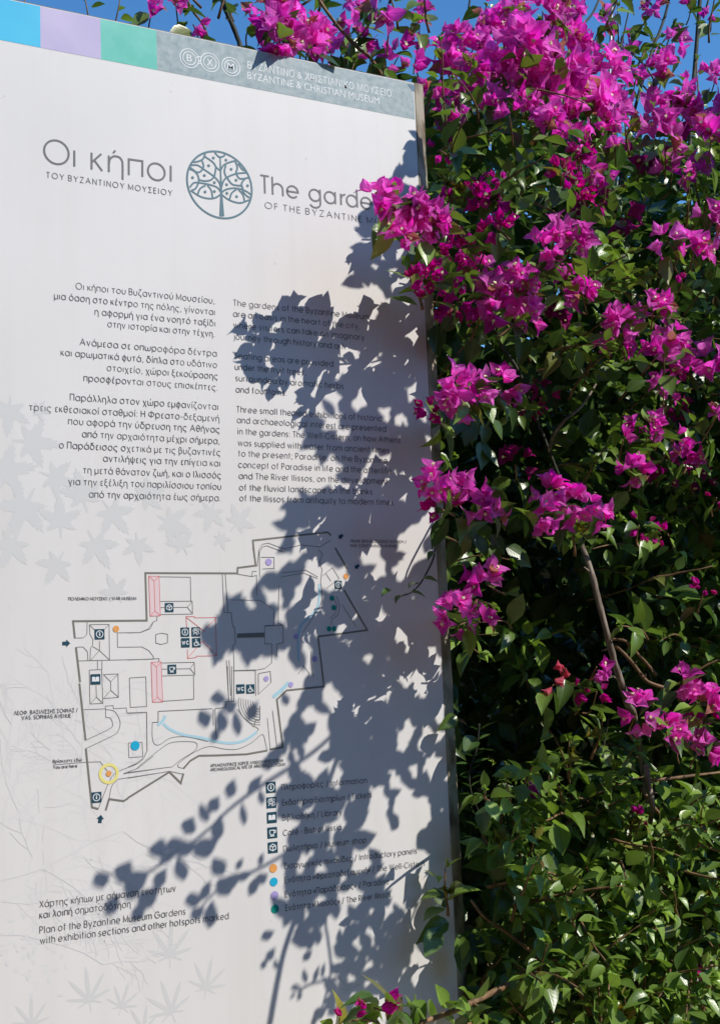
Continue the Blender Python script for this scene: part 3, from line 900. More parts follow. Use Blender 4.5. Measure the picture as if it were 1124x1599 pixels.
thin = [(m1, [(655, 540), (800, 538), (803, 800), (660, 802), (665, 710), (680, 690), (682, 650), (660, 610), (655, 540)]), (m1, [(655, 540), (700, 585)]), (m1, [(800, 538), (760, 580)]),
        (m1, [(730, 660), (730, 730), (800, 795)]), (m1, [(730, 730), (665, 800)]), (m1, [(730, 730), (680, 700)]), (m1, [(640, 522), (638, 610), (610, 637), (550, 638)]),
        (m1, [(558, 705), (610, 703), (643, 740), (645, 803)]), (m1, [(572, 805), (1124, 792)]), (m1, [(1124, 520), (1100, 570), (1030, 597), (860, 600), (862, 705), (1040, 703), (1090, 730), (1124, 775)]),
        (m1, [(655, 872), (745, 868), (755, 1115), (660, 1120), (655, 872)]), (m1, [(705, 985), (707, 1070), (665, 1115)]), (m1, [(707, 1070), (750, 1110)]), (m1, [(715, 805), (715, 868)]), (m1, [(748, 805), (748, 868)]),
        (m1, [(758, 905), (865, 900), (868, 1072), (760, 1080)]), (m1, [(758, 905), (812, 958), (865, 900)]), (m1, [(812, 958), (812, 1020), (760, 1078)]), (m1, [(812, 1020), (868, 1070)]),
        (m1, [(948, 930), (1068, 922), (1074, 1138), (955, 1145), (948, 930)]),
        (m2, [(228, 190), (457, 193), (460, 370)]), (m2, [(238, 370), (470, 368), (473, 462), (240, 466)]), (m2, [(240, 415), (435, 413), (465, 375)]), (m2, [(435, 413), (468, 455)]),
        (m2, [(245, 820), (485, 815), (490, 908), (250, 915)]), (m2, [(250, 865), (455, 862), (482, 825)]), (m2, [(455, 862), (485, 900)]), (m2, [(252, 1100), (482, 1085), (480, 910)]),
        (m2, [(203, 612), (245, 602), (290, 610), (290, 672), (245, 685), (205, 675), (203, 612)]), (m2, [(215, 478), (212, 510), (185, 520), (150, 570), (90, 597), (0, 600)]),
        (m2, [(185, 770), (188, 790), (228, 788), (228, 812)]), (m2, [(0, 798), (188, 790)]),
        (m2, [(690, 170), (702, 450)]), (m2, [(712, 170), (730, 450)]), (m2, [(702, 450), (755, 455), (765, 555), (780, 560), (785, 680), (768, 690), (775, 800), (775, 1000)]),
        (m2, [(755, 360), (965, 362), (1065, 430), (1065, 545), (1000, 548), (1000, 600), (795, 608)]), (m2, [(795, 635), (1000, 630), (1000, 680), (1052, 682), (1050, 820), (1000, 860), (920, 875), (775, 878)]),
        (m2, [(800, 170), (905, 188), (910, 150), (940, 150)]), (m2, [(720, 800), (735, 1060)]), (m2, [(740, 800), (752, 1060)]), (m2, [(905, 188), (940, 180), (940, 330)]),
        (m3, [(103, 300), (115, 180), (140, 140), (180, 130), (300, 175), (420, 145), (560, 160), (640, 110)]), (m3, [(120, 380), (118, 200), (140, 160), (170, 150), (290, 195)]),
        (m3, [(280, 350), (460, 330), (545, 380)]), (m3, [(275, 380), (440, 350), (540, 390)]), (m3, [(550, 180), (580, 210), (555, 270), (575, 320), (565, 420), (575, 480), (575, 560), (520, 660), (430, 790)]),
        (m3, [(260, 440), (255, 720), (290, 730)]), (m3, [(130, 235), (225, 235), (225, 315)]), (m3, [(140, 320), (230, 315)]), (m3, [(580, 370), (650, 310), (700, 390), (610, 460)]), (m3, [(600, 350), (640, 410)]),
        (m3, [(680, 520), (705, 590), (690, 660), (645, 690), (640, 730)]), (m3, [(660, 530), (685, 590), (670, 650), (630, 680)]), (m3, [(720, 580), (825, 745)]),
        (m3, [(495, 920), (495, 1000), (510, 1110)]), (m3, [(160, 740), (230, 735), (290, 735), (292, 860), (245, 870), (245, 960)]), (m3, [(400, 1090), (440, 1030), (480, 1080), (470, 1124)]),
        (m5, [(0, 318), (127, 312), (130, 570), (110, 615), (60, 655), (0, 682)]), (m5, [(165, 380), (205, 378), (205, 305), (570, 287)]), (m5, [(715, 0), (715, 240)]), (m5, [(710, 30), (860, 25), (862, 200)]), (m5, [(576, 290), (576, 400)]), (m5, [(588, 285), (596, 500)]),
        (m5, [(590, 285), (660, 280), (662, 240), (716, 238)]), (m5, [(700, 0), (700, 240)]), (m5, [(672, 0), (680, 240)]), (m5, [(880, 50), (960, 35), (965, 110), (880, 190), (880, 50)]),
        (m5, [(740, 290), (775, 340), (850, 410)]), (m5, [(850, 410), (860, 365), (890, 365), (890, 270)]), (m5, [(975, 300), (990, 420), (1005, 545)]), (m5, [(940, 350), (960, 560)]),
        (m4, [(612, 132), (773, 125), (773, 105), (830, 102), (832, 125), (925, 118), (930, 155), (1075, 150)]), (m4, [(775, 125), (775, 187)]),
        (m4, [(940, 375), (1040, 370), (1047, 475), (945, 482), (940, 375)]), (m4, [(390, 535), (610, 517), (735, 512), (785, 580)])]
for k, p in thin:
    fl.pstroke(k(p), TN)
for k, p in ((m5, [(165, 380), (165, 480), (180, 525), (215, 530), (290, 485), (400, 478), (540, 510)]), (m5, [(60, 690), (120, 640), (220, 560), (300, 515), (440, 512), (468, 540), (440, 580), (360, 630), (300, 680)]),
             (m5, [(375, 690), (340, 680), (350, 650), (450, 580), (550, 543), (650, 560), (740, 560), (830, 520), (890, 470), (915, 468), (930, 530), (940, 570)]),
             (m4, [(775, 187), (810, 195), (825, 235), (805, 270), (630, 355)]), (m4, [(773, 130), (840, 145), (880, 220), (865, 290), (820, 325), (632, 415)]),
             (m4, [(865, 640), (820, 690), (800, 785)]), (m4, [(720, 858), (800, 660), (855, 590), (1000, 530), (1050, 490)]), (m5, [(870, 440), (880, 425), (850, 405)])):
    fl.pstroke(k(p), TN, smooth=5)
for k, p in ((m4, [(905, 600), (1124, 568)]), (m4, [(865, 640), (1124, 600)]), (m4, [(905, 598), (1010, 560), (1124, 470)]), (m5, [(0, 718), (300, 680)]), (m5, [(0, 757), (280, 710), (375, 730)])):
    fl.pstroke(k(p), TN)
cT = m5([(885, 245)])[0]
for r in (0.008, 0.011, 0.014, 0.017, 0.020, 0.023, 0.026):
    fl.stroke(px_arc(cT, r, 165, 272, 18), 0.0005)
fl.build('map_lines', M['line'], 0.0006)
fl = Flat()
fl.ppoly(m2([(800, 608), (1000, 602), (1000, 630), (795, 635)]))
fl.build('map_steps', M['boundary'], 0.0005)
fl = Flat()
for p in ([(152, 186), (228, 186), (238, 475), (163, 478)], [(170, 815), (243, 812), (255, 1105), (180, 1108)]):
    fl = Flat()
    fl.ppoly(m2(p))
    fl.build('map_fill', M['pink'], 0.0004)
RED = [[(152, 186), (228, 186), (238, 475), (163, 478), (152, 186)], [(170, 815), (243, 812), (255, 1105), (180, 1108), (170, 815)],
          [(430, 560), (425, 480), (488, 482), (488, 490), (640, 488), (648, 768), (500, 770), (500, 780), (437, 788), (435, 720)], [(425, 485), (560, 590)], [(437, 785), (545, 660), (648, 768)], [(648, 490), (545, 590)],
          [(152, 186), (192, 222), (228, 186)], [(192, 222), (198, 440), (165, 476)], [(198, 440), (235, 473)], [(172, 818), (210, 850), (243, 815)], [(210, 850), (215, 1070), (182, 1105)], [(215, 1070), (252, 1103)]]
for ids in ((0, 6, 7, 8), (1, 9, 10, 11), (2, 3, 4, 5)):
    fl = Flat()
    for j in ids:
        fl.pstroke(m2(RED[j]), TN)
    fl.build('map_outline', M['red'], 0.0007)
fl = Flat()
fl.pstroke(m5([(238, 388), (290, 430), (380, 465), (500, 485), (600, 510), (700, 520), (790, 500), (870, 445)]), 0.0030, smooth=5)
fl.pstroke(m5([(200, 400), (235, 370), (252, 335)]), 0.0034, smooth=4)
fl.pstroke(m3([(555, 430), (555, 500), (545, 590), (500, 660), (430, 720), (405, 790), (400, 880), (405, 1000)]), 0.0030, smooth=5)
fl.pstroke(m7([(425, 690), (390, 725), (355, 755)]), 0.0045)
fl.build('map_stream', M['stream'], 0.0005)


# pictogram squares
def icon(px, py, s, kind, name):
    c = pp(px, py)
    h = s * 0.875 / 1250.0 / 2 * 1.08
    fl = Flat()
    fl.stroke([(c[0] - h * 0.98, c[1]), (c[0] + h * 0.98, c[1])], 2 * h)
    o = fl.build(name, M['icon'], 0.0010)
    sy = Flat()
    P = lambda pts: [(c[0] + x * h, c[1] + z * h) for x, z in pts]
    w = h * 0.16
    if kind == 'info':
        sy.ring(c, h * 0.66, w * 0.95, 24)
        sy.stroke(P([(0, -0.32), (0, 0.16)]), w * 1.5)
        sy.stroke(P([(0, 0.26), (0, 0.44)]), w * 1.5)
    elif kind == 'tickets':
        for q in ([(-.7, .15), (-.5, .6), (.1, .7), (.2, .2)], [(-.65, -.1), (-.2, .3), (.5, .2)], [(-.6, -.6), (-.3, -.1), (.3, -.2), (.1, -.7)], [(.1, -.1), (.6, .1), (.75, -.4), (.3, -.6)], [(.3, .6), (.7, .6), (.7, .25)], [(-.35, .45), (-.05, .5)], [(-.2, -.4), (.05, -.4)]):
            sy.stroke(P(q), w * 0.8)
    elif kind == 'library':
        sy.poly(P([(0, -.5), (-.2, -.4), (-.7, -.45), (-.7, .45), (-.2, .5), (-0.05, .38)]))
        sy.poly(P([(0, -.5), (.2, -.4), (.7, -.45), (.7, .45), (.2, .5), (0.05, .38)]))
    elif kind == 'cafe':
        sy.stroke(P([(-.55, .45), (.35, .45), (.33, -.05), (.15, -.4), (-.35, -.4), (-.53, -.05), (-.55, .45)]), w)
        sy.stroke(P([(.35, .4), (.65, .35), (.6, 0), (.3, -.05)]), w)
        sy.stroke(P([(-.5, -.6), (.4, -.6)]), w)
    elif kind == 'shop':
        sy.stroke(P([(-.6, .3), (0, .1), (.6, .3), (.6, -.3), (0, -.6), (-.6, -.3), (-.6, .3), (0, .62), (.6, .3)]), w)
        sy.stroke(P([(0, .1), (0, -.6)]), w)
    elif kind == 'wc':
        sy.stroke(P([(-.75, .35), (-.6, -.35), (-.45, .2), (-.3, -.35), (-.12, .35)]), w * 1.1)
        sy.stroke(P([(.7, .22), (.5, .35), (.25, .25), (.2, 0), (.28, -.28), (.5, -.36), (.7, -.22)]), w * 1.1)
    elif kind == 'chair':
        sy.disc((c[0] - h * .1, c[1] + h * .62), h * .14, 12)
        sy.stroke(P([(-.1, .45), (-.05, -.05), (.4, -.05), (.55, -.5), (.75, -.45)]), w * 1.1)
        sy.stroke(P([(-.3, .1), (-.55, -.15), (-.5, -.5), (-.2, -.68), (.15, -.6), (.3, -.35)]), w)
        sy.stroke(P([(-.08, .25), (.3, .2)]), w)
    sy.build('symbol', M['white'], 0.0013, o)


for (x, y, s, k) in ((155.9, 990.3, 15, 'info'), (149.5, 1060.7, 15, 'library'), (264.5, 948.6, 13.8, 'shop'), (268.8, 1045, 13.8, 'cafe'), (289, 987, 14, 'info'), (305.9, 986.6, 14, 'tickets'),
                     (289.7, 1003.6, 14, 'wc'), (306.8, 1003.5, 14, 'chair'), (375.5, 1075.7, 14, 'wc'), (391, 1075.7, 14, 'chair'), (151, 1245, 15, 'info'), (528, 913, 13, 'info')):
    icon(x, y, s, k, 'map_icon')
for (x, y, k) in ((92, 118, 'info'), (95, 213, 'tickets'), (98, 307, 'library'), (101, 402, 'cafe'), (104, 495, 'shop')):
    q = l6([(x, y)])[0]
    icon(q[0], q[1], 16.5, k, 'legend_icon')


def dot(px, py, r_px, key, name, off=0.0010):
    fl = Flat()
    fl.disc(pp(px, py), r_px * 0.875 / 1250)
    return fl.build(name, M[key], off)


for (x, y, k) in ((107, 625, 'orange'), (110, 710, 'cyan'), (115, 795, 'violet'), (118, 880, 'emerald')):
    q = l6([(x, y)])[0]
    dot(q[0], q[1], 7.0, k, 'legend_dot')
for (x, y, r, k) in ((181.5, 982, 5.2, 'orange'), (211.4, 1164.3, 7.4, 'cyan'), (170.2, 1208, 4.6, 'orange'), (419.5, 877.6, 6, 'violet'), (415.7, 1059.7, 4.5, 'violet'), (491, 1029, 5, 'violet'),
                     (462, 994, 4.5, 'violet'), (454, 1069, 4.5, 'violet'), (521, 949, 4.6, 'emerald'), (513.5, 982, 4.6, 'emerald'), (521.5, 982, 4.6, 'emerald'), (518, 934, 4.6, 'emerald'), (540, 900, 5, 'orange')):
    dot(x, y, r, k, 'map_dot')
fl = Flat()
fl.ring(pp(170.2, 1208), 13.8 * 0.875 / 1250, 4.6 * 0.875 / 1250)
fl.build('here_ring', M['yellow'], 0.0008)


def arrow(px, py, s, ang):
    fl = Flat()
    c = pp(px, py)
    h = s * 0.875 / 1250
    ca, sa = math.cos(math.radians(ang)), math.sin(math.radians(ang))
    fl.poly([(c[0] + h * (x * ca - z * sa), c[1] + h * (x * sa + z * ca)) for x, z in ((-1, -.45), (0, -.45), (0, -.95), (1, 0), (0, .95), (0, .45), (-1, .45))])
    fl.build('map_arrow', M['icon'], 0.0009)


arrow(104, 1004.6, 6.2, 0)
arrow(157, 1278.6, 6.2, 80)
arrow(531.6, 838, 5.5, 215)
arrow(557, 885, 5.5, 215)


# pale printed leaves and twigs
def maple(c, r, rot, narrow=False):
    pts = []
    if narrow:
        lobes = [(90, 1.0), (52, .92), (128, .92), (14, .72), (166, .72), (-22, .42), (202, .42)]
        lobes.sort()
        for i, (a, l_) in enumerate(lobes):
            for da, q in ((-9, .42), (-4.5, .75), (0, 1), (4.5, .75), (9, .42)):
                pts.append((a + da, l_ * q))
            if i < len(lobes) - 1:
                pts.append(((a + lobes[i + 1][0]) / 2, 0.17))
        pts += [(250, .06), (270, .35), (275, .35), (290, .06)]
    else:
        lobes = [(-28, .6), (28, .88), (90, 1.0), (152, .88), (208, .6)]
        for i, (a, l_) in enumerate(lobes):
            for da, q in ((-19, .52), (-15, .70), (-10, .62), (-8, .86), (-4, .8), (0, 1), (4, .8), (8, .86), (10, .62), (15, .70), (19, .52)):
                pts.append((a + da, l_ * q))
            if i < len(lobes) - 1:
                pts.append(((a + lobes[i + 1][0]) / 2, 0.36))
        pts += [(250, .18), (268, .55), (273, .55), (290, .18)]
    return [(c[0] + r * q * math.cos(math.radians(a + rot)), c[1] + r * q * math.sin(math.radians(a + rot))) for a, q in pts]


fl = Flat()
spots = [(15, 640, 45), (48, 690, 52), (8, 735, 55), (85, 745, 44), (40, 790, 58), (130, 775, 48), (95, 815, 46), (175, 800, 46), (228, 775, 40), (265, 815, 44), (330, 800, 38), (372, 815, 38), (150, 850, 46), (20, 850, 45),
         (90, 880, 40), (215, 850, 36), (285, 850, 34), (182, 925, 34), (60, 640, 22), (345, 840, 22)]
for i, (x, y, r) in enumerate(spots):
    fl.poly(maple(pp(x, y), r * 0.00071, random.uniform(150, 390)))
fl.build('leaf_print', M['ghost'], 0.0002)
fl = Flat()
for i, (x, y, r, a) in enumerate([(266, 1492, 52, -4), (322, 1543, 46, -14), (140, 1562, 48, 6), (190, 1572, 36, -20), (268, 1580, 50, 18), (50, 1600, 40, 0), (225, 1610, 40, 30), (545, 1545, 34, 0)]):
    fl.poly(maple(pp(x, y), r * 0.00075, a, True))
fl.build('leaf_print', M['ghost'], 0.0002)
fl = Flat()
def twig_print(x, y, a, l, depth):
    pts = [(x, y)]
    for i in range(5):
        a += random.uniform(-14, 14)
        x += l / 5 * math.cos(math.radians(a))
        y -= l / 5 * math.sin(math.radians(a))
        pts.append((x, y))
        if depth > 0 and random.random() < 0.85:
            twig_print(x, y, a + random.choice((-1, 1)) * random.uniform(25, 55), l * random.uniform(.4, .65), depth - 1)
    fl.pstroke(pts, 0.0007 + 0.0002 * depth)
for (x, y, a, l) in ((-20, 1330, 40, 200), (-20, 1380, 12, 230), (-20, 1250, 62, 160), (-30, 1420, 24, 180), (0, 1460, 5, 170), (-20, 1290, 25, 210)):
    twig_print(x, y, a, l, 3)
for i in range(90):
    a = random.uniform(0, 180)
    x, y = random.gauss(50, 45), random.gauss(1475, 38)
    if x < -20:
        continue
    c = pp(x, y)
    r = random.uniform(.002, .004)
    fl.poly([(c[0] + r * math.cos(q) * math.cos(a) - r * .5 * math.sin(q) * math.sin(a), c[1] + r * math.cos(q) * math.sin(a) + r * .5 * math.sin(q) * math.cos(a)) for q in [j * math.pi / 4 for j in range(8)]])
fl.build('twig_print', M['ghost2'], 0.00002)

# ------------------------------------------------------------------ the bougainvillea
BASE = np.array([1.05, 0.32, 0.0])
bush = empty('bougainvillea', tuple(BASE))
tag(bush, 'large sprawling bougainvillea with magenta bracts growing beside and behind the white sign', 'bush')

# leaf outline: rows (v, half width); three points across, folded along the midrib, tip curling down
LROWS = [(0.10, 0.20), (0.28, 0.44), (0.48, 0.47), (0.68, 0.34), (0.86, 0.14)]


def leaf_template(fold=0.22, curl=0.22, w=0.62):
    v = [(0, 0, 0)]
    uv = [(0.5, 0)]
    for r, hw in LROWS:
        z = -curl * r * r
        v += [(-hw * w, r, z + fold * hw), (0, r, z), (hw * w, r, z + fold * hw)]
        uv += [(0.5 - hw, r), (0.5, r), (0.5 + hw, r)]
    v.append((0, 1, -curl * 1.05))
    uv.append((0.5, 1))
    f = [(0, 2, 1), (0, 3, 2)]
    for i in range(len(LROWS) - 1):
        a = 1 + 3 * i
        f += [(a, a + 1, a + 4, a + 3), (a + 1, a + 2, a + 5, a + 4)]
    a = 1 + 3 * (len(LROWS) - 1)
    t = len(v) - 1
    f += [(a, a + 1, t), (a + 1, a + 2, t)]
    return np.array(v, float), f, np.array(uv, float)


def bract_template(cup=0.30, wave=0.05):
    rows = [(0.0, 0.10), (0.16, 0.32), (0.36, 0.46), (0.58, 0.44), (0.78, 0.28), (0.92, 0.11)]
    v, uv, f = [], [], []
    for i, (r, hw) in enumerate(rows):
        for k in range(5):
            x = -1 + k / 2
            z = cup * (r - r * r * 0.9) + 0.28 * hw * abs(x) ** 1.5 + wave * math.sin(7 * r + 3 * x) * abs(x) - 0.10 * r ** 3
            v.append((x * hw * 0.80, r, z))
            uv.append((0.5 + x * hw, r))
    v.append((0, 1.04, cup * 0.1 - 0.12))
    uv.append((0.5, 1))
    for i in range(len(rows) - 1):
        for k in range(4):
            a = i * 5 + k
            f.append((a, a + 1, a + 6, a + 5))
    a = (len(rows) - 1) * 5
    for k in range(4):
        f.append((a + k, a + k + 1, len(v) - 1))
    return np.array(v, float), f, np.array(uv, float)


class Leaves:
    """many leaves gathered into one mesh, each with its own tint"""
    def __init__(self):
        self.V, self.F, self.U, self.T, self.n = [], [], [], [], 0

    def add(self, tpl, verts, tint):
        _, f, uv = tpl
        self.V.append(verts)
        self.F += [tuple(i + self.n for i in q) for q in f]
        self.U.append(uv)
        self.T.append(np.tile(np.array([*tint, 1.0]), (len(verts), 1)))
        self.n += len(verts)

    def put(self, tpl, pos, d, up, size, tint, wide=1.0):
        d = d / (np.linalg.norm(d) + 1e-9)
        x = np.cross(d, up)
        nx = np.linalg.norm(x)
        x = np.array([1.0, 0, 0]) if nx < 1e-3 else x / nx
        z = np.cross(x, d)
        v = tpl[0]
        self.add(tpl, pos + size * (v[:, :1] * wide * x + v[:, 1:2] * d + v[:, 2:3] * z), tint)

    def build(self, name, mat, parent):
        V = np.concatenate(self.V)
        me = bpy.data.meshes.new(name)
        me.from_pydata(V.tolist(), [], self.F)
        me.polygons.foreach_set('use_smooth', [True] * len(me.polygons))
        U = np.concatenate(self.U)
        T = np.concatenate(self.T)
        li = np.zeros(len(me.loops), dtype=np.int32)
        me.loops.foreach_get('vertex_index', li)
        ul = me.uv_layers.new(name='UVMap')
        ul.data.foreach_set('uv', U[li].ravel().astype(np.float32))
        ca = me.attributes.new('tint', 'FLOAT_COLOR', 'POINT')
        ca.data.foreach_set('color', T.ravel().astype(np.float32))
        me.update()
        return link(name, me, mat, parent)


LEAF = [leaf_template(f_, c_, w_) for f_, c_, w_ in ((.2, .15, .62), (.35, .3, .6), (.5, .45, .58), (.15, .05, .68), (.3, -.05, .56))]
BRACT = [bract_template(c_, w_) for c_, w_ in ((.3, .05), (.45, .08), (.15, .07), (.35, -.06))]


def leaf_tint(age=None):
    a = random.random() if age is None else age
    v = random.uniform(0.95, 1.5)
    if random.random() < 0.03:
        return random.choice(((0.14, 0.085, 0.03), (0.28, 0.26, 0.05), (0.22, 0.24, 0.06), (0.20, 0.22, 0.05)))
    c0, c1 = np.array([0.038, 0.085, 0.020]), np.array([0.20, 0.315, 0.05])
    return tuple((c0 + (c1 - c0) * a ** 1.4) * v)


def unit(v):
    v = np.asarray(v, float)
    return v / (np.linalg.norm(v) + 1e-9)


def rvec():
    return unit(rng.normal(size=3))


UPV = np.array([0, 0, 1.0])
fol = Leaves()
twigs = Tubes()


def sprig(lv, base, d, length, n, size, young=0.4, tube=True, droop=0.25, tw=None):
    """a shoot with alternate leaves, small and pale towards the tip"""
    d = unit(d)
    pts = [np.array(base, float)]
    side = unit(np.cross(d, UPV) + 1e-6)
    ph = random.uniform(0, 6.28)
    for i in range(6):
        d = unit(d + rvec() * 0.16 + np.array([0, 0, -droop * 0.12]))
        pts.append(pts[-1] + d * length / 6)
    if tube:
        (tw or twigs).add(pts, 0.0022, 0.0008, 5)
    for k in range(n):
        t = (k + 0.6) / n * 6
        i = min(int(t), 5)
        p = pts[i] + (pts[i + 1] - pts[i]) * (t - i)
        ax = unit(pts[i + 1] - pts[i])
        s1 = unit(np.cross(ax, UPV) + rvec() * 0.05)
        s2 = np.cross(ax, s1)
        an = ph + k * 2.4
        ld = unit(ax * random.uniform(0.2, 0.7) + s1 * math.cos(an) + s2 * math.sin(an) + np.array([0, 0, -droop]) + rvec() * 0.25)
        q = t / 6
        sz = size * (1.0 - 0.55 * q ** 2) * random.uniform(0.7, 1.15)
        up = unit(UPV * 0.6 + SUN * 0.5 + rvec() * 0.55)
        lv.put(random.choice(LEAF), p + ld * 0.006, ld, up, sz, leaf_tint(min(1, young * q * 1.6 + random.random() * 0.45)))
    for k in range(3):
        lv.put(LEAF[2], pts[-1], unit(d + rvec() * 0.5), rvec(), size * 0.35, leaf_tint(0.95))
    return pts[-1]


# --- how high the mass stands along x, read at the depth it grows
def outline(px_list, y):
    q = sorted([(float(wp(a, b, y)[0]), float(wp(a, b, y)[2])) for a, b in px_list])
    xs_, zs_ = [a for a, _ in q], [b for _, b in q]
    return lambda x: float(np.interp(x, xs_, zs_))


top_far = outline([(560, 190), (640, 150), (670, 105), (720, 92), (770, 60), (830, 50), (885, 95), (940, 150), (985, 215), (1030, 190), (1075, 165), (1124, 150), (1300, 90), (1500, 60)], 0.30)
X0 = XO + 0.012


def rand_in_bush(y0, y1, zlo, margin=0.02):
    while True:
        y = random.uniform(y0, y1)
        x = random.uniform(X0 - 0.05, 2.15)
        if y < 0.09 and x < X0 + (0.010 if y > -0.02 else 0.03):
            continue
        zt = top_far(x * (0.30 + 1.4) / (y + 1.4))
        zt = 1.4 + (zt - 1.4) * (y + 1.4) / 1.7
        z = random.uniform(zlo, zt - margin)
        return np.array([x, y, z])


def inside(px, py, poly):
    c = False
    for k in range(len(poly)):
        x1, y1 = poly[k]
        x2, y2 = poly[(k + 1) % len(poly)]
        if (y1 > py) != (y2 > py) and px < (x2 - x1) * (py - y1) / (y2 - y1) + x1:
            c = not c
    return c


HOLLOW = [(690, 540), (785, 545), (815, 800), (900, 850), (1000, 905), (1010, 1030), (900, 1120), (1000, 1225), (760, 1290), (730, 1400), (710, 1400), (700, 800)]
MASS = [(660, 90), (760, 40), (850, 40), (900, 85), (985, 120), (990, 190), (905, 235), (820, 195), (690, 205)]
# deep interior: big old shaded leaves
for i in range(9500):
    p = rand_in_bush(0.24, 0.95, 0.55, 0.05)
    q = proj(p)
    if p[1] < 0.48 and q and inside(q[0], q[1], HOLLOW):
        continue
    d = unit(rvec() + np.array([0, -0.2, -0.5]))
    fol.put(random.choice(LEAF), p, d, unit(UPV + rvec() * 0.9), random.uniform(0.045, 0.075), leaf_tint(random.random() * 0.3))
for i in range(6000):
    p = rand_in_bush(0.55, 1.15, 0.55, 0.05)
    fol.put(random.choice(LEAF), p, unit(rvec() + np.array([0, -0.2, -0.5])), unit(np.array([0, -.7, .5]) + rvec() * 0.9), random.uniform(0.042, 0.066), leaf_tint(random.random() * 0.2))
# shoots through the outer half metre
for i in range(900):
    p = rand_in_bush(0.0, 0.34, 0.75, 0.05)
    q = proj(p)
    if q and inside(q[0], q[1], MASS) and random.random() < .5:
        continue
    if q and q[1] > 1150 and random.random() < .4:
        continue
    if q and inside(q[0], q[1], HOLLOW) and (p[1] < 0.20 or random.random() < .6):
        continue
    out = unit(np.array([random.gauss(0, .5), -0.75, random.gauss(0.25, .45)]))
    sprig(fol, p, out, random.uniform(.07, .15), random.randint(6, 11), random.choice((random.uniform(.022, .036), random.uniform(.034, .056))), random.uniform(.2, .9), tube=random.random() < .6)
# front sheet of shoots in the lower, sunlit half
for i in range(210):
    x, y = random.uniform(735, 1180), random.uniform(1235, 1680)
    if x < 740 + max(0, 1400 - y) * 0.15:
        continue
    p = wp(x, y, random.uniform(-0.06, 0.10))
    out = unit(np.array([random.gauss(-.15, .5), -0.6, random.gauss(0.45, .4)]))
    sprig(fol, p, out, random.uniform(.06, .13), random.randint(6, 10), random.uniform(.032, .050), random.uniform(.3, 1.0))
# lower growth towards the ground
for i in range(1500):
    p = np.array([random.uniform(X0 + .02, 2.1), random.uniform(0.0, .7), random.uniform(0.2, 0.8)])
    fol.put(random.choice(LEAF), p, unit(rvec() + np.array([0, -.2, -.4])), unit(UPV + rvec() * .8), random.uniform(.04, .06), leaf_tint())
# loose shoots above the flowers, against the sky
for (xa_, xb_, ya_, yb_, n_) in ((650, 1130, -10, 110, 15), (930, 1130, 90, 190, 7), (240, 420, -10, 40, 10), (400, 640, -10, 70, 8)):
    for i in range(n_):
        a_, b_ = random.uniform(xa_, xb_), random.uniform(ya_, yb_)
        if a_ < 660 and b_ > -30 + 0.2 * a_:
            continue
        sprig(fol, wp(a_, b_, random.uniform(.12, .45)), np.array([random.gauss(0, .5), -.1, .8]), random.uniform(.06, .12), random.randint(4, 7), random.uniform(.026, .042), .5)
# behind the sign, rising above its top edge
for i in range(110):
    x = random.uniform(0.30, XO)
    p = np.array([x, random.uniform(.10, .30), ZO - random.uniform(0.02, 0.30)])
    sprig(fol, p, unit(np.array([random.gauss(0, .4), random.gauss(-.1, .2), .8])), random.uniform(.06, .14), random.randint(5, 9), random.uniform(.03, .042), .4)

# ------------------------------------------------------------------ flower clusters
def bract_tint(kind):
    v = random.uniform(0.80, 1.2)
    if kind == 'young':
        c = np.array([0.56, 0.022, 0.20]) * (1 - (q := random.random() * .7)) + np.array([0.62, 0.018, 0.50]) * q
    elif kind == 'dull':
        c = np.array([0.42, 0.03, 0.22])
    elif kind == 'salmon':
        c = np.array([0.66, 0.13, 0.18])
    else:
        c = np.array([0.74, 0.042, 0.49]) * (1 - (q := random.random())) + np.array([0.92, 0.24, 0.76]) * q
    return tuple(c * v)


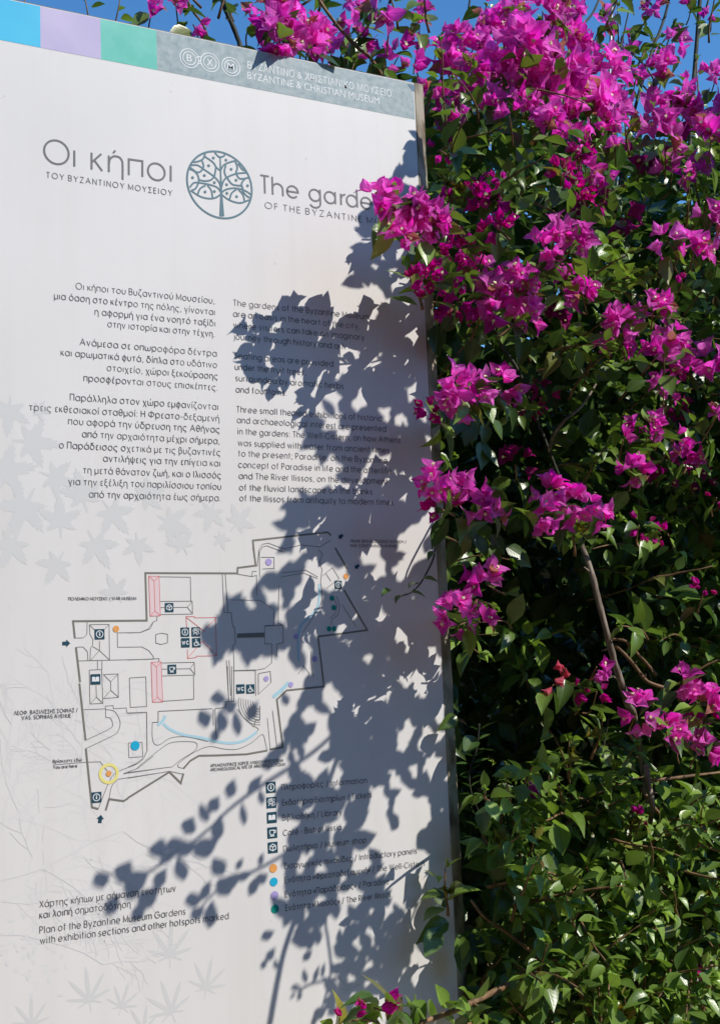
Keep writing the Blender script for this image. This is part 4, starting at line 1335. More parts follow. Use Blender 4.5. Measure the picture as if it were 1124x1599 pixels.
def cluster_mesh(kind, seed):
    """one truss of flowers about 5 cm across: each flower is three papery bracts round small cream tubes"""
    random.seed(seed)
    bl, fl_ = Leaves(), Tubes()
    n = {'full': random.randint(8, 11), 'young': random.randint(7, 10), 'dull': random.randint(6, 8), 'small': random.randint(3, 4), 'bud': random.randint(3, 5), 'salmon': 2}[kind]
    for i in range(n):
        a = unit(np.array([random.gauss(0, .75), random.gauss(0, .75), random.uniform(-.35, 1.0)]))
        c = a * random.uniform(0.012, 0.034) * (0.55 if n < 5 else 1.0)
        ax = unit(a + rvec() * 0.35)
        s1 = unit(np.cross(ax, rvec()))
        s2 = np.cross(ax, s1)
        ph = random.uniform(0, 6.28)
        op = {'full': random.uniform(.55, 1.05), 'young': random.uniform(.12, .5), 'dull': random.uniform(.4, .9), 'small': random.uniform(.4, .95), 'bud': random.uniform(.05, .25), 'salmon': .4}[kind]
        ln = {'full': .034, 'young': .027, 'dull': .030, 'small': .031, 'bud': .020, 'salmon': .028}[kind] * random.uniform(.85, 1.15)
        t0 = bract_tint('young' if kind in ('young', 'bud') else kind if kind in ('dull', 'salmon') else 'full')
        for k in range(3):
            an = ph + k * 2.094 + random.uniform(-.15, .15)
            rad = s1 * math.cos(an) + s2 * math.sin(an)
            d = unit(ax * math.cos(op) + rad * math.sin(op))
            bl.put(random.choice(BRACT), c + rad * 0.0022, d, unit(ax * math.sin(op) - rad * math.cos(op)), ln * random.uniform(.88, 1.1), (0.42, 0.20, 0.12) if random.random() < .035 else tuple(np.array(t0) * random.uniform(.85, 1.12)), random.uniform(.8, 1.05))
        if kind not in ('bud', 'salmon') and random.random() < .7:
            for k in range(random.choice((1, 2, 3))):
                d = unit(ax + rvec() * 0.22)
                p0 = c + ax * 0.004
                p1 = p0 + d * random.uniform(.013, .019)
                fl_.add([p0, p0 + (p1 - p0) * .6, p1], 0.0009, 0.0013, 5)
                if random.random() < .6:
                    q1 = unit(np.cross(d, rvec()))
                    q2 = np.cross(d, q1)
                    b = len(fl_.v)
                    for m_ in range(10):
                        r_ = 0.0042 if m_ % 2 == 0 else 0.0022
                        fl_.v.append(p1 + d * .0006 + r_ * (math.cos(m_ * .6283) * q1 + math.sin(m_ * .6283) * q2))
                    fl_.v.append(p1 + d * .0002)
                    for m_ in range(10):
                        fl_.f.append((b + m_, b + (m_ + 1) % 10, b + 10))
    return bl, fl_


PROTO = {}
for kd, cnt in (('full', 9), ('young', 4), ('dull', 3), ('small', 4), ('bud', 3), ('salmon', 1)):
    PROTO[kd] = []
    for i in range(cnt):
        bl, fl_ = cluster_mesh(kd, 100 + i * 7 + len(kd))
        V = bl
        o = bl.build('flower_cluster', M['bract'], bush)
        fo = fl_.build('floret', M['floret'], o) if fl_.v else None
        me, mf = o.data, (fo.data if fo else None)
        PROTO[kd].append((me, mf))
        if fo:
            bpy.data.objects.remove(fo)
        bpy.data.objects.remove(o)
random.seed(21)
used_clusters = 0

# centre in the photograph, size there in pixels, state, depth behind (+) or before (-) the sign's face
CL = []
def add(lst, kind, y0, y1):
    for a, b, r in lst:
        CL.append((a, b, r, kind, random.uniform(y0, y1)))


add([(450, 38, 40), (478, 58, 30), (436, 18, 30), (490, 45, 24)], 'full', .02, .06)
add([(432, 60, 20), (458, 66, 20), (482, 72, 18)], 'full', .004, .014)
add([(415, 84, 14), (238, 15, 14), (275, 8, 12), (302, 38, 18), (397, 30, 18), (545, 42, 20), (608, 40, 17), (535, 78, 22), (512, 66, 14), (567, 62, 13), (590, 12, 26), (556, 8, 20), (655, 38, 12), (622, 88, 22), (580, 92, 16), (600, 102, 18), (645, 100, 20), (505, 92, 14)], 'small', .08, .30)
add([(661, 19, 14), (683, 56, 16), (653, 69, 16), (760, 6, 18), (937, 39, 22), (920, 82, 15), (980, 69, 14), (1019, 17, 18), (993, 120, 16), (1079, 9, 15), (1109, 22, 12), (1071, 130, 14), (894, 13, 22)], 'small', .15, .45)
add([(804, 39, 30), (847, 17, 30), (1049, 65, 22), (1036, 103, 22), (692, 86, 30), (705, 116, 30), (675, 138, 22), (743, 65, 20), (778, 78, 34), (769, 39, 22), (821, 65, 38), (830, 108, 38), (872, 56, 34), (877, 99, 36), (898, 125, 40), (937, 125, 40),
     (954, 164, 34), (920, 181, 36), (881, 151, 34), (847, 142, 34), (812, 138, 28), (786, 125, 24), (860, 190, 24), (740, 105, 26), (730, 140, 20), (760, 120, 26), (800, 100, 30), (850, 80, 30), (720, 60, 20), (790, 20, 26), (850, 150, 28), (905, 60, 20), (960, 190, 22), (895, 215, 22), (870, 15, 20), (820, 165, 22), (770, 160, 20)], 'full', .02, .20)
add([(705, 181, 24), (1015, 185, 32), (1036, 215, 34), (1079, 181, 30), (1109, 215, 32), (1105, 172, 22), (1049, 271, 28), (1088, 258, 22), (1062, 159, 18), (1118, 116, 16), (915, 263, 20)], 'full', .04, .18)
add([(1006, 241, 28), (920, 327, 27), (959, 336, 30), (872, 493, 22), (821, 635, 15), (847, 618, 16), (804, 726, 24), (1053, 639, 14), (1032, 726, 26), (1088, 743, 18), (1096, 1536, 18)], 'dull', .14, .22)
add([(795, 181, 14), (726, 185, 12), (877, 207, 14), (959, 232, 12), (946, 276, 11), (989, 661, 17), (1019, 657, 15), (1010, 683, 18), (972, 687, 13), (1053, 687, 15), (1118, 650, 15), (741, 609, 16), (752, 972, 18), (717, 976, 14), (842, 1226, 13), (1071, 1157, 18), (931, 1041, 15)], 'small', -.02, .08)
add([(877, 271, 15), (907, 241, 10), (903, 297, 10), (760, 319, 30), (773, 353, 20), (666, 430, 24), (705, 426, 20), (674, 471, 22), (713, 471, 15), (674, 644, 20), (687, 795, 20), (1088, 1097, 30), (717, 388, 14)], 'young', -.06, .03)
add([(687, 235, 9), (750, 293, 10), (778, 288, 9), (696, 314, 9), (683, 383, 10), (760, 383, 11), (1053, 418, 11), (997, 820, 11), (1032, 838, 13), (1118, 777, 10), (898, 1080, 10), (931, 1080, 10), (1101, 918, 9), (1002, 1277, 11), (1062, 1316, 10), (663, 398, 10)], 'bud', -.04, .06)
add([(872, 366, 27), (898, 379, 18), (847, 392, 20), (1040, 375, 27), (1109, 349, 27), (1083, 392, 30), (739, 418, 22), (769, 439, 27), (812, 435, 27), (890, 435, 26), (769, 476, 34), (799, 463, 32), (821, 489, 24), (907, 454, 20),
     (1019, 476, 24), (963, 502, 22), (989, 506, 20), (959, 540, 18), (1036, 553, 28), (1049, 523, 22), (1071, 570, 26), (1105, 570, 32), (1036, 609, 24), (985, 730, 22), (1075, 708, 24)], 'full', -.02, .10)
add([(592, 316, 24), (622, 318, 24), (650, 325, 26), (640, 350, 24), (668, 345, 24), (658, 370, 22), (615, 365, 20)], 'full', -.135, -.108)
add([(700, 605, 20), (716, 624, 17), (742, 608, 12), (781, 605, 18), (678, 755, 20), (733, 765, 18), (762, 797, 20), (856, 773, 17), (843, 803, 17), (893, 790, 20), (922, 795, 16), (758, 912, 18), (708, 951, 18)], 'full', -.06, -.02)
add([(1066, 1062, 26), (993, 1114, 30), (1040, 1144, 26), (1096, 1166, 24), (1112, 1105, 22)], 'full', -.14, -.10)
add([(864, 1069, 14), (883, 1043, 9)], 'salmon', .0, .04)
add([(584, 1574, 26), (545, 1596, 18)], 'bud', -.16, -.145)
CL.sort(key=lambda c: -c[2])
rest = []
CL_POS = []
for i, (a, b, r, kd, y) in enumerate(CL):
    P = wp(a, b, y - (0 if b < 190 or y < -.08 else 0.08))
    me, mf = random.choice(PROTO[kd])
    ref = {'full': .050, 'young': .044, 'dull': .045, 'small': .034, 'bud': .024, 'salmon': .026}[kd]
    s_ = r / pxm(P) / ref * 1.22
    s_ = min(max(s_, 0.55), 1.45)
    out = unit(np.array([random.gauss(-.1, .35), -0.85, random.gauss(.45, .3)]))
    rot = Vector(out).to_track_quat('Z', 'Y').to_matrix() @ Matrix.Rotation(random.uniform(0, 6.28), 3, 'Z')
    mw = Matrix.Translation(Vector(P)) @ rot.to_4x4() @ Matrix.Scale(s_, 4)
    CL_POS.append((P, out, s_, kd))
    if i < 100:
        o = bpy.data.objects.new('flower_cluster', me)
        col.objects.link(o)
        o.parent = bush
        o.matrix_basis = Matrix.Translation(-Vector(BASE)) @ mw
        if kd == 'young':
            o['label'] = 'pinkish red truss of half open bracts'
        elif kd == 'dull':
            o['label'] = 'faded dusky truss of bracts'
        if mf:
            fo = bpy.data.objects.new('floret', mf)
            col.objects.link(fo)
            fo.parent = o
    else:
        rest.append((me, mf, mw))
# the small ones beyond a hundred: one part
RV = {'b': ([], [], [], []), 'f': ([], [])}
for me, mf, mw in rest:
    n0 = len(RV['b'][0])
    RV['b'][0].extend([tuple(mw @ v.co) for v in me.vertices])
    RV['b'][1].extend([tuple(n0 + i for i in p.vertices) for p in me.polygons])
    RV['b'][2].extend([tuple(d.uv) for d in me.uv_layers[0].data])
    RV['b'][3].extend([tuple(d.color) for d in me.attributes['tint'].data])
    if mf:
        n0 = len(RV['f'][0])
        RV['f'][0].extend([tuple(mw @ v.co) for v in mf.vertices])
        RV['f'][1].extend([tuple(n0 + i for i in p.vertices) for p in mf.polygons])
me = bpy.data.meshes.new('scattered_blossom')
me.from_pydata(RV['b'][0], [], RV['b'][1])
me.polygons.foreach_set('use_smooth', [True] * len(me.polygons))
ul = me.uv_layers.new(name='UVMap')
ul.data.foreach_set('uv', np.array(RV['b'][2], dtype=np.float32).ravel())
ca = me.attributes.new('tint', 'FLOAT_COLOR', 'POINT')
ca.data.foreach_set('color', np.array(RV['b'][3], dtype=np.float32).ravel())
so = link('scattered_blossom', me, M['bract'], bush)
so['kind'] = 'stuff'
link('floret', mesh('floret', RV['f'][0], RV['f'][1], True), M['floret'], so)

# every truss sits at the end of a leafy shoot
for P, out, s_, kd in CL_POS:
    back = unit(np.array([random.gauss(0.25, .3), 0.75, -0.75]))
    if P[1] < 0.03 and P[0] < XO + 0.035 and P[2] < ZO:
        back = unit(np.array([1.0, 0.35 + random.gauss(0, .15), -0.20 + random.gauss(0, .3)]))
    b0 = P + back * random.uniform(.05, .09) * s_
    twigs.add(catmull([b0, P + back * .03 + rvec() * .008, P], 5), 0.0015, 0.0009, 5)
    nl = random.randint(4, 7) if s_ > .7 else random.randint(2, 4)
    for k in range(nl):
        q = random.random()
        p = b0 + (P - b0) * q
        ld = unit(rvec() + np.array([0, -.25, -.35]) + out * .1)
        fol.put(random.choice(LEAF), p + ld * .006, ld, unit(UPV * .6 + SUN * .5 + rvec() * .5), random.uniform(.026, .045), leaf_tint(random.random()))

# ------------------------------------------------------------------ stems and branches that show
def branch(pts, r0, r1, key='bark', name='branch', extra=None):
    """pts: (pixel x, pixel y, depth)"""
    P = [wp(*q) for q in pts]
    if extra is not None:
        P = P + [np.array(q, float) for q in extra]
    tb = Tubes()
    tb.add(catmull(P, 7), r0, r1, 8, 0.10)
    # knots
    for k in range(max(2, len(P))):
        i = random.uniform(0, len(P) - 1.01)
        a, b = P[int(i)], P[int(i) + 1]
        c = a + (b - a) * (i - int(i))
        r = (r0 + r1) / 2
        d = unit(rvec() + np.array([0, -.5, .2]))
        tb.add([c, c + d * r * 1.5, c + d * r * 3.0], r * .5, r * .2, 5)
    return tb.build(name, M[key], bush)


stem_foot = [(1.30, .10, 0.75), (1.22, .22, 0.3), (1.10, .30, -0.02)]
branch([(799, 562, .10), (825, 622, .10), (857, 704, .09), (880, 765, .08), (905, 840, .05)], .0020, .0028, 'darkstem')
branch([(897, 800, .04), (906, 845, .01), (922, 890, -.01), (937, 950, -.02), (958, 1030, -.02), (978, 1095, .0), (1000, 1180, .10)], .0034, .0058, 'bark', 'branch', stem_foot)
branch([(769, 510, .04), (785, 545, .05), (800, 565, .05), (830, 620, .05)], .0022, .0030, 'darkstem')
branch([(857, 704, .08), (864, 680, .05), (881, 657, .03), (907, 635, .03), (930, 600, .03)], .0026, .0016, 'bark')
branch([(955, 998, -.02), (975, 1001, -.03), (989, 1015, -.03), (1008, 1035, -.03), (1024, 1054, -.03)], .0020, .0022, 'twig')
branch([(960, 1008, -.02), (975, 1022, -.03), (992, 1042, -.03), (1010, 1064, -.04), (1040, 1075, -.05)], .0022, .0026, 'twig')
branch([(845, 1358, -.02), (858, 1375, -.03), (885, 1398, -.03), (911, 1414, -.03)], .0024, .0030, 'twig')
branch([(965, 1375, .0), (940, 1395, -.02), (911, 1415, -.03), (895, 1435, -.02), (880, 1460, .02)], .0022, .0034, 'twig')
branch([(735, 1405, -.03), (756, 1432, -.04), (790, 1455, -.04), (816, 1476, -.04), (850, 1500, -.03), (877, 1514, -.02), (898, 1538, .0), (925, 1590, .04)], .0018, .0032, 'twig')
branch([(1025, 1445, .0), (1012, 1480, .0), (1004, 1505, .0), (993, 1545, .02), (985, 1600, .05)], .0022, .0030, 'twig')
branch([(1008, 1195, -.04), (1012, 1225, -.05), (1018, 1262, -.05), (1010, 1300, .0)], .0040, .0035, 'bark')
branch([(1124, 1206, -.05), (1090, 1210, -.05), (1050, 1215, -.05), (1015, 1218, -.05)], .0016, .0024, 'twig')
branch([(1000, 1230, -.03), (1030, 1272, -.04), (1075, 1310, -.04), (1124, 1330, -.03)], .0026, .0018, 'twig')
branch([(500, 1612, -.13), (560, 1606, -.12), (640, 1600, -.11), (696, 1583, -.10), (735, 1566, -.09), (772, 1548, -.07), (800, 1532, -.04), (850, 1500, .03)], .0020, .0046, 'twig')
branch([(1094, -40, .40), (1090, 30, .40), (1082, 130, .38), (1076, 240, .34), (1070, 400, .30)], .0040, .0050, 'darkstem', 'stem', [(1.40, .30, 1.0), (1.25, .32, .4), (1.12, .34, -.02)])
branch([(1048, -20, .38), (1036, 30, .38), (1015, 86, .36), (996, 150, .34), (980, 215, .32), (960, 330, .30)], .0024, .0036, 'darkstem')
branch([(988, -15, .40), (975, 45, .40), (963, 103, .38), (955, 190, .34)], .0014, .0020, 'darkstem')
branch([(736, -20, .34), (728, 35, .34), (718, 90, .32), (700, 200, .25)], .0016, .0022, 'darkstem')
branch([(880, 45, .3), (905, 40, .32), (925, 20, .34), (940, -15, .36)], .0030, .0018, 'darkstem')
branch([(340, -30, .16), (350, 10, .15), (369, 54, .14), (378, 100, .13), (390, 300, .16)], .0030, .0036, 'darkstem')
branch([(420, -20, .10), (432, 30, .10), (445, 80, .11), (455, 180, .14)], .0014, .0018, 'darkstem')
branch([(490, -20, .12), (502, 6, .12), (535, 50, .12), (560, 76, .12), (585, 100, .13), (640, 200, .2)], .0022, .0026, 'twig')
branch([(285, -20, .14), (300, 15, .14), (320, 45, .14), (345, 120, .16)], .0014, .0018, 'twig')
branch([(690, 800, -.01), (681, 841, -.03), (677, 870, -.035), (664, 898, -.04), (652, 916, -.04), (640, 926, -.04), (626, 931, -.04)], .0014, .0007, 'darkstem')
for (a, b, ang) in ((680, 862, 200), (660, 904, 30), (652, 912, 150), (630, 930, 190), (612, 922, 170), (640, 925, 20), (676, 835, 80)):
    fol.put(LEAF[1], wp(a, b, -.042), np.array([math.cos(math.radians(ang)), -.4, math.sin(math.radians(ang)) * .4 - .2]), unit(UPV + rvec() * .4), .020, leaf_tint(.2))
# shoots along the low branch in front of the sign's foot
for (a, b, dx, dz) in ((520, 1612, -.3, .6), (560, 1604, .0, .9), (600, 1600, -.4, .8), (640, 1598, .2, .9), (668, 1590, -.2, 1.0), (700, 1580, .1, .9), (735, 1566, -.4, .8), (600, 1606, .5, .6), (650, 1605, -.6, .4), (545, 1610, .4, .7)):
    p = wp(a, b, -.105)
    for k in range(3):
        ld = unit(np.array([dx + random.gauss(0, .5), random.gauss(-.3, .3), dz + random.gauss(-.2, .35)]))
        fol.put(random.choice(LEAF), p + ld * .005, ld, unit(SUN + rvec() * .6), random.uniform(.026, .038), leaf_tint(.55 + random.random() * .4))
# pale new tips
for (a, b, y) in ((700, 1395, -.05), (775, 1310, -.05), (855, 1430, -.05), (780, 1265, -.04), (985, 1290, -.04), (1075, 1325, -.04), (1105, 1400, -.03), (940, 1570, -.05), (975, 1585, -.05), (900, 830, -.07), (890, 1180, -.06), (660, 440, -.06), (715, 300, -.04), (1105, 325, .0), (700, 290, -.03), (985, 205, .05), (925, 1150, -.08)):
    p = wp(a, b, y)
    sprig(fol, p + np.array([.01, .02, -.03]), np.array([random.gauss(-.1, .2), -.4, .9]), .06, 8, .036, 1.2, droop=.05)
    for k in range(9):
        ld = unit(np.array([random.gauss(0, .6), -.4 + random.gauss(0, .3), .5 + random.gauss(0, .4)]))
        fol.put(LEAF[2], p, ld, rvec(), random.uniform(.010, .020), (random.uniform(.16, .30), random.uniform(.16, .24), .035))
# leaves hanging across the sign's right edge
for (a, b, ang, y) in ((690, 1440, 235, -.04), (712, 1450, 255, -.03), (676, 300, 250, -.05), (700, 500, 240, -.02), (715, 660, 260, -.03), (703, 645, 245, -.03), (745, 660, 265, -.03), (760, 690, 285, -.03), (775, 650, 300, -.03), (745, 830, 255, -.03), (715, 840, 240, -.04), (770, 840, 290, -.04), (790, 860, 310, -.03), (645, 385, 255, -.07), (603, 345, 250, -.07), (648, 400, 270, -.07), (722, 1140, 200, -.02)):
    for k in range(2):
        an = math.radians(ang + random.gauss(0, 16))
        d = unit(np.array([math.cos(an), -.25 + random.gauss(0, .2), math.sin(an)]))
        fol.put(random.choice(LEAF), wp(a + random.gauss(0, 8), b + random.gauss(0, 8), y), d, unit(np.array([0, -1, .5]) + rvec() * .4), random.uniform(.032, .044), leaf_tint(random.random() * .6))

# ------------------------------------------------------------------ the arching outer growth beside the path (its shade falls on the sign)
over = Leaves()
S3 = SUN
GRID = 0.003
GX0, GZ0, GNX, GNZ = 0.20, 0.85, 520, 500


def mask_poly(pts):
    """cells of the sign-plane grid inside a polygon"""
    pts = np.asarray(pts)
    i0 = max(int((pts[:, 0].min() - GX0) / GRID), 0)
    i1 = min(int((pts[:, 0].max() - GX0) / GRID) + 2, GNX)
    k0 = max(int((pts[:, 1].min() - GZ0) / GRID), 0)
    k1 = min(int((pts[:, 1].max() - GZ0) / GRID) + 2, GNZ)
    if i1 <= i0 or k1 <= k0:
        return None
    X, Z = np.meshgrid(GX0 + (np.arange(i0, i1) + .5) * GRID, GZ0 + (np.arange(k0, k1) + .5) * GRID, indexing='ij')
    c = np.zeros(X.shape, bool)
    n = len(pts)
    for a in range(n):
        x1, z1 = pts[a]
        x2, z2 = pts[(a + 1) % n]
        if z1 == z2:
            continue
        hit = ((z1 > Z) != (z2 > Z)) & (X < (x2 - x1) * (Z - z1) / (z2 - z1) + x1)
        c ^= hit
    return (slice(i0, i1), slice(k0, k1)), c


def t_clear(P):
    """distance towards the sun at which the growth stands clear of what the photograph looks at"""
    t = 0.04
    while t < 2.2:
        q = proj(P + S3 * t)
        if q is None or q[0] > 1124 + 25 + 50 * t or q[1] < -60 or q[0] < -60:
            return t
        t += 0.03
    return t


def shade_leaf(c, ang, ln, wd, y=0.0, tpl=None, tt=None):
    """a leaf whose shadow on the plane y is centred at c; it hangs somewhere along the sun's ray, turned at random"""
    tpl = tpl or random.choice(LEAF)
    v = tpl[0]
    ca, sa = math.cos(ang), math.sin(ang)
    al, ac = (v[:, 1] - .5) * ln, v[:, 0] / 0.30 * wd * .5
    px_, pz_ = c[0] + al * ca - ac * sa, c[1] + al * sa + ac * ca
    P0 = np.array([c[0], y, c[1]])
    t0 = t_clear(P0) if tt is None else tt
    t0 += random.uniform(0.02, 0.16) if t0 > 0.17 else random.uniform(0, 0.045)
    g1, g2 = random.gauss(0, .55), random.gauss(0, .55)
    t = t0 + g1 * (px_ - c[0]) + g2 * (pz_ - c[1]) + v[:, 2] * ln * .3
    pos = np.stack([px_, np.full_like(px_, y), pz_], 1) + t[:, None] * S3
    over.add(tpl, pos, leaf_tint())
    o = [0, 1, 4, 7, 10, 13, len(v) - 1, 15, 12, 9, 6, 3]
    return np.stack([px_[o], pz_[o]], 1), P0 + S3 * t0


def tube_shade(pts_px, w0, w1, y=0.0, key='twig', dt=0.0):
    P = []
    for q in pts_px:
        a = wp(q[0], q[1], y)
        P.append(a)
    ts = [t_clear(p) for p in P]
    tm = max(ts) + 0.06 + dt
    P = [p + S3 * tm for p in P]
    tb = Tubes()
    tb.add(catmull(P, 5), w0, w1, 6)
    tb.build('branch', M[key], bush)
    return tm


anchors = []
# single leaves and shoots whose shadows stand free on the lower left of the sign: crop point, length, angle, width
c4 = cr(120, 1080, 2.676)
MPX = 0.875 / 1250.0
for (x, y, l_, an, w_) in [(645, 405, 80, 68, 38), (530, 505, 85, 112, 40), (575, 470, 70, 55, 40), (470, 560, 75, 60, 58), (345, 655, 70, 170, 55), (330, 660, 60, 80, 50), (590, 570, 110, 75, 48), (540, 650, 120, 25, 62), (435, 740, 100, 105, 48),
                           (455, 655, 120, 12, 52), (695, 510, 98, 96, 30), (745, 385, 95, 45, 36), (825, 270, 95, 62, 50), (105, 785, 80, 25, 55), (200, 755, 95, 60, 62), (250, 790, 120, 30, 72), (300, 860, 110, 35, 62), (150, 890, 95, 55, 50),
                           (350, 780, 90, 55, 38), (260, 920, 90, 50, 42), (590, 730, 85, 120, 52), (620, 810, 95, 45, 62), (540, 830, 85, 60, 34), (490, 870, 80, 5, 52), (560, 930, 110, 80, 50), (505, 925, 70, 30, 40), (680, 720, 55, 55, 24), (650, 790, 80, 40, 45),
                           (700, 770, 80, 20, 32), (740, 810, 90, 60, 36), (770, 700, 55, 70, 24), (775, 780, 60, 30, 34), (770, 440, 66, 100, 28), (895, 270, 70, 85, 30), (590, 25, 60, 90, 55), (535, 112, 66, 20, 60), (605, 120, 95, 95, 50), (668, 130, 110, 97, 38),
                           (580, 180, 70, 60, 36), (640, 60, 70, 20, 50), (735, 80, 90, 60, 42), (870, 30, 60, 110, 34), (800, 300, 70, 20, 40), (860, 235, 80, 50, 42), (415, 640, 90, 15, 50), (380, 690, 80, 30, 36), (235, 830, 90, 50, 50)]:
    q = pp(*c4([(x, y)])[0])
    _, a = shade_leaf(q, math.radians(an), l_ / 2.676 * MPX * 1.12, w_ / 2.676 * MPX * 1.42)
    anchors.append(a)
c5 = cr(400, 1200, 3.306)
for (x, y, l_, an, w_) in [(205, 1130, 66, 0, 42), (190, 1172, 46, 40, 22), (225, 1170, 64, 68, 32), (250, 1070, 84, 100, 40), (310, 1060, 104, 65, 34), (345, 1040, 90, 75, 30), (400, 1030, 92, 112, 40), (435, 1080, 54, 20, 36), (495, 965, 98, 100, 30), (525, 1020, 58, 10, 36),
                           (578, 920, 92, 96, 36), (675, 870, 86, 74, 36), (720, 865, 78, 105, 44), (680, 960, 78, 40, 40), (655, 1000, 54, 20, 32), (730, 985, 54, 25, 36), (740, 800, 92, 75, 28), (780, 690, 104, 80, 32), (720, 720, 74, 120, 42), (785, 780, 54, 100, 22),
                           (430, 870, 100, 85, 52), (60, 860, 90, 20, 52), (75, 960, 90, 50, 50), (40, 1010, 60, 60, 40), (280, 900, 90, 60, 50), (265, 965, 80, 40, 46), (100, 1010, 60, 100, 34), (385, 1200, 100, 60, 70), (330, 1260, 110, 30, 70), (400, 1250, 90, 20, 60), (300, 1300, 80, 60, 40),
                           (550, 790, 80, 30, 50), (680, 690, 80, 40, 40), (820, 690, 80, 70, 34), (850, 640, 70, 60, 30), (250, 840, 70, 50, 40), (340, 790, 80, 60, 40)]:
    q = pp(*c5([(x, y)])[0])
    _, a = shade_leaf(q, math.radians(an), l_ / 3.306 * MPX, w_ / 3.306 * MPX)
    anchors.append(a)
tm1 = tube_shade(c5([(215, 1150), (290, 1110), (450, 1070), (600, 980), (740, 915), (790, 800), (840, 690)]), .0012, .0016)
tube_shade(c5([(70, 1319), (100, 1150), (140, 960), (200, 780), (300, 500), (345, 180), (420, -60)]), .0036, .0030, key='bark')
tube_shade(c5([(345, 1220), (385, 1050), (370, 880), (360, 780), (400, 500)]), .0016, .0014)
tube_shade(c4([(260, 780), (400, 690), (540, 585), (640, 490), (760, 400), (975, 262), (1100, 150)]), .0012, .0026)
tube_shade(c4([(520, 900), (620, 800), (740, 750), (850, 690), (960, 620)]), .0012, .0020)

# pointed bracts and leaves round the rim of the broader shade
for (x, y, an, l_, w_) in [(328, 988, 182, 50, 24), (340, 1018, 252, 55, 26), (385, 1024, 275, 44, 24), (425, 1014, 300, 40, 22), (360, 946, 112, 52, 24), (402, 926, 82, 44, 26), (455, 958, 60, 40, 22), (366, 1005, 240, 44, 22), (410, 1000, 20, 50, 30), (380, 965, 150, 56, 34), (352, 975, 140, 50, 30), (440, 985, 330, 50, 28), (405, 960, 30, 50, 30), (470, 1030, 285, 46, 22),
                         (576, 342, 205, 46, 26), (562, 388, 182, 46, 26), (550, 440, 200, 52, 28), (566, 362, 160, 40, 24), (612, 284, 190, 34, 20), (640, 228, 210, 40, 22), (648, 210, 160, 34, 18), (575, 425, 150, 50, 30), (595, 370, 120, 50, 32), (590, 330, 70, 44, 26),
                         (490, 660, 190, 50, 26), (483, 690, 220, 52, 26), (505, 712, 250, 44, 22), (512, 635, 130, 44, 22), (538, 705, 260, 40, 24), (450, 790, 200, 40, 20), (440, 820, 170, 44, 22), (446, 855, 210, 44, 22), (475, 775, 130, 40, 20), (505, 770, 60, 34, 18)]:
    q = pp(x, y)
    shade_leaf(q, math.radians(an), l_ * MPX, w_ * MPX, tpl=LEAF[0])

# broad shade: outline on the sign, holes left where the sun comes through
solid = [(672, 208), (655, 212), (640, 232), (619, 265), (609, 282), (616, 291), (600, 300), (568, 334), (552, 355), (558, 376), (549, 401), (555, 425), (534, 445), (568, 455), (596, 470), (590, 500), (562, 512), (552, 540), (545, 574), (522, 590), (505, 620),
         (508, 645), (484, 645), (472, 671), (488, 693), (495, 713), (528, 708), (537, 725), (531, 742), (535, 768), (500, 775), (455, 788), (440, 803), (449, 822), (444, 860), (430, 890), (408, 912), (418, 930), (445, 950), (470, 985), (479, 994), (488, 1040), (478, 1075), (468, 1095),
         (445, 1150), (470, 1180), (520, 1190), (560, 1220), (590, 1240), (610, 1290), (645, 1315), (668, 1325), (660, 1400), (660, 1450), (640, 1500), (620, 1540), (600, 1610), (760, 1610), (742, 1300), (714, 700), (698, 400), (684, 290)]
left_mass = [(441, 484), (431, 514), (408, 528), (402, 550), (401, 580), (421, 599), (448, 606), (474, 588), (500, 580), (514, 587), (533, 565), (520, 545), (512, 520), (524, 503), (500, 515), (486, 488), (470, 512), (455, 510)]
mid_mass = [(347, 955), (365, 928), (386, 935), (412, 932), (432, 950), (446, 962), (468, 985), (480, 1000), (472, 1035), (462, 1044), (446, 1004), (425, 1018), (393, 1030), (367, 1012), (350, 1018), (337, 1037), (333, 1012), (313, 1005), (318, 985), (338, 975)]
mottle = [(452, 1190), (600, 1215), (612, 1300), (600, 1425), (560, 1438), (520, 1425), (500, 1465), (455, 1480), (425, 1420), (448, 1370), (440, 1290), (425, 1240)]
lowr = [(540, 1440), (640, 1400), (665, 1440), (640, 1500), (600, 1560), (560, 1599), (520, 1599), (500, 1570)]
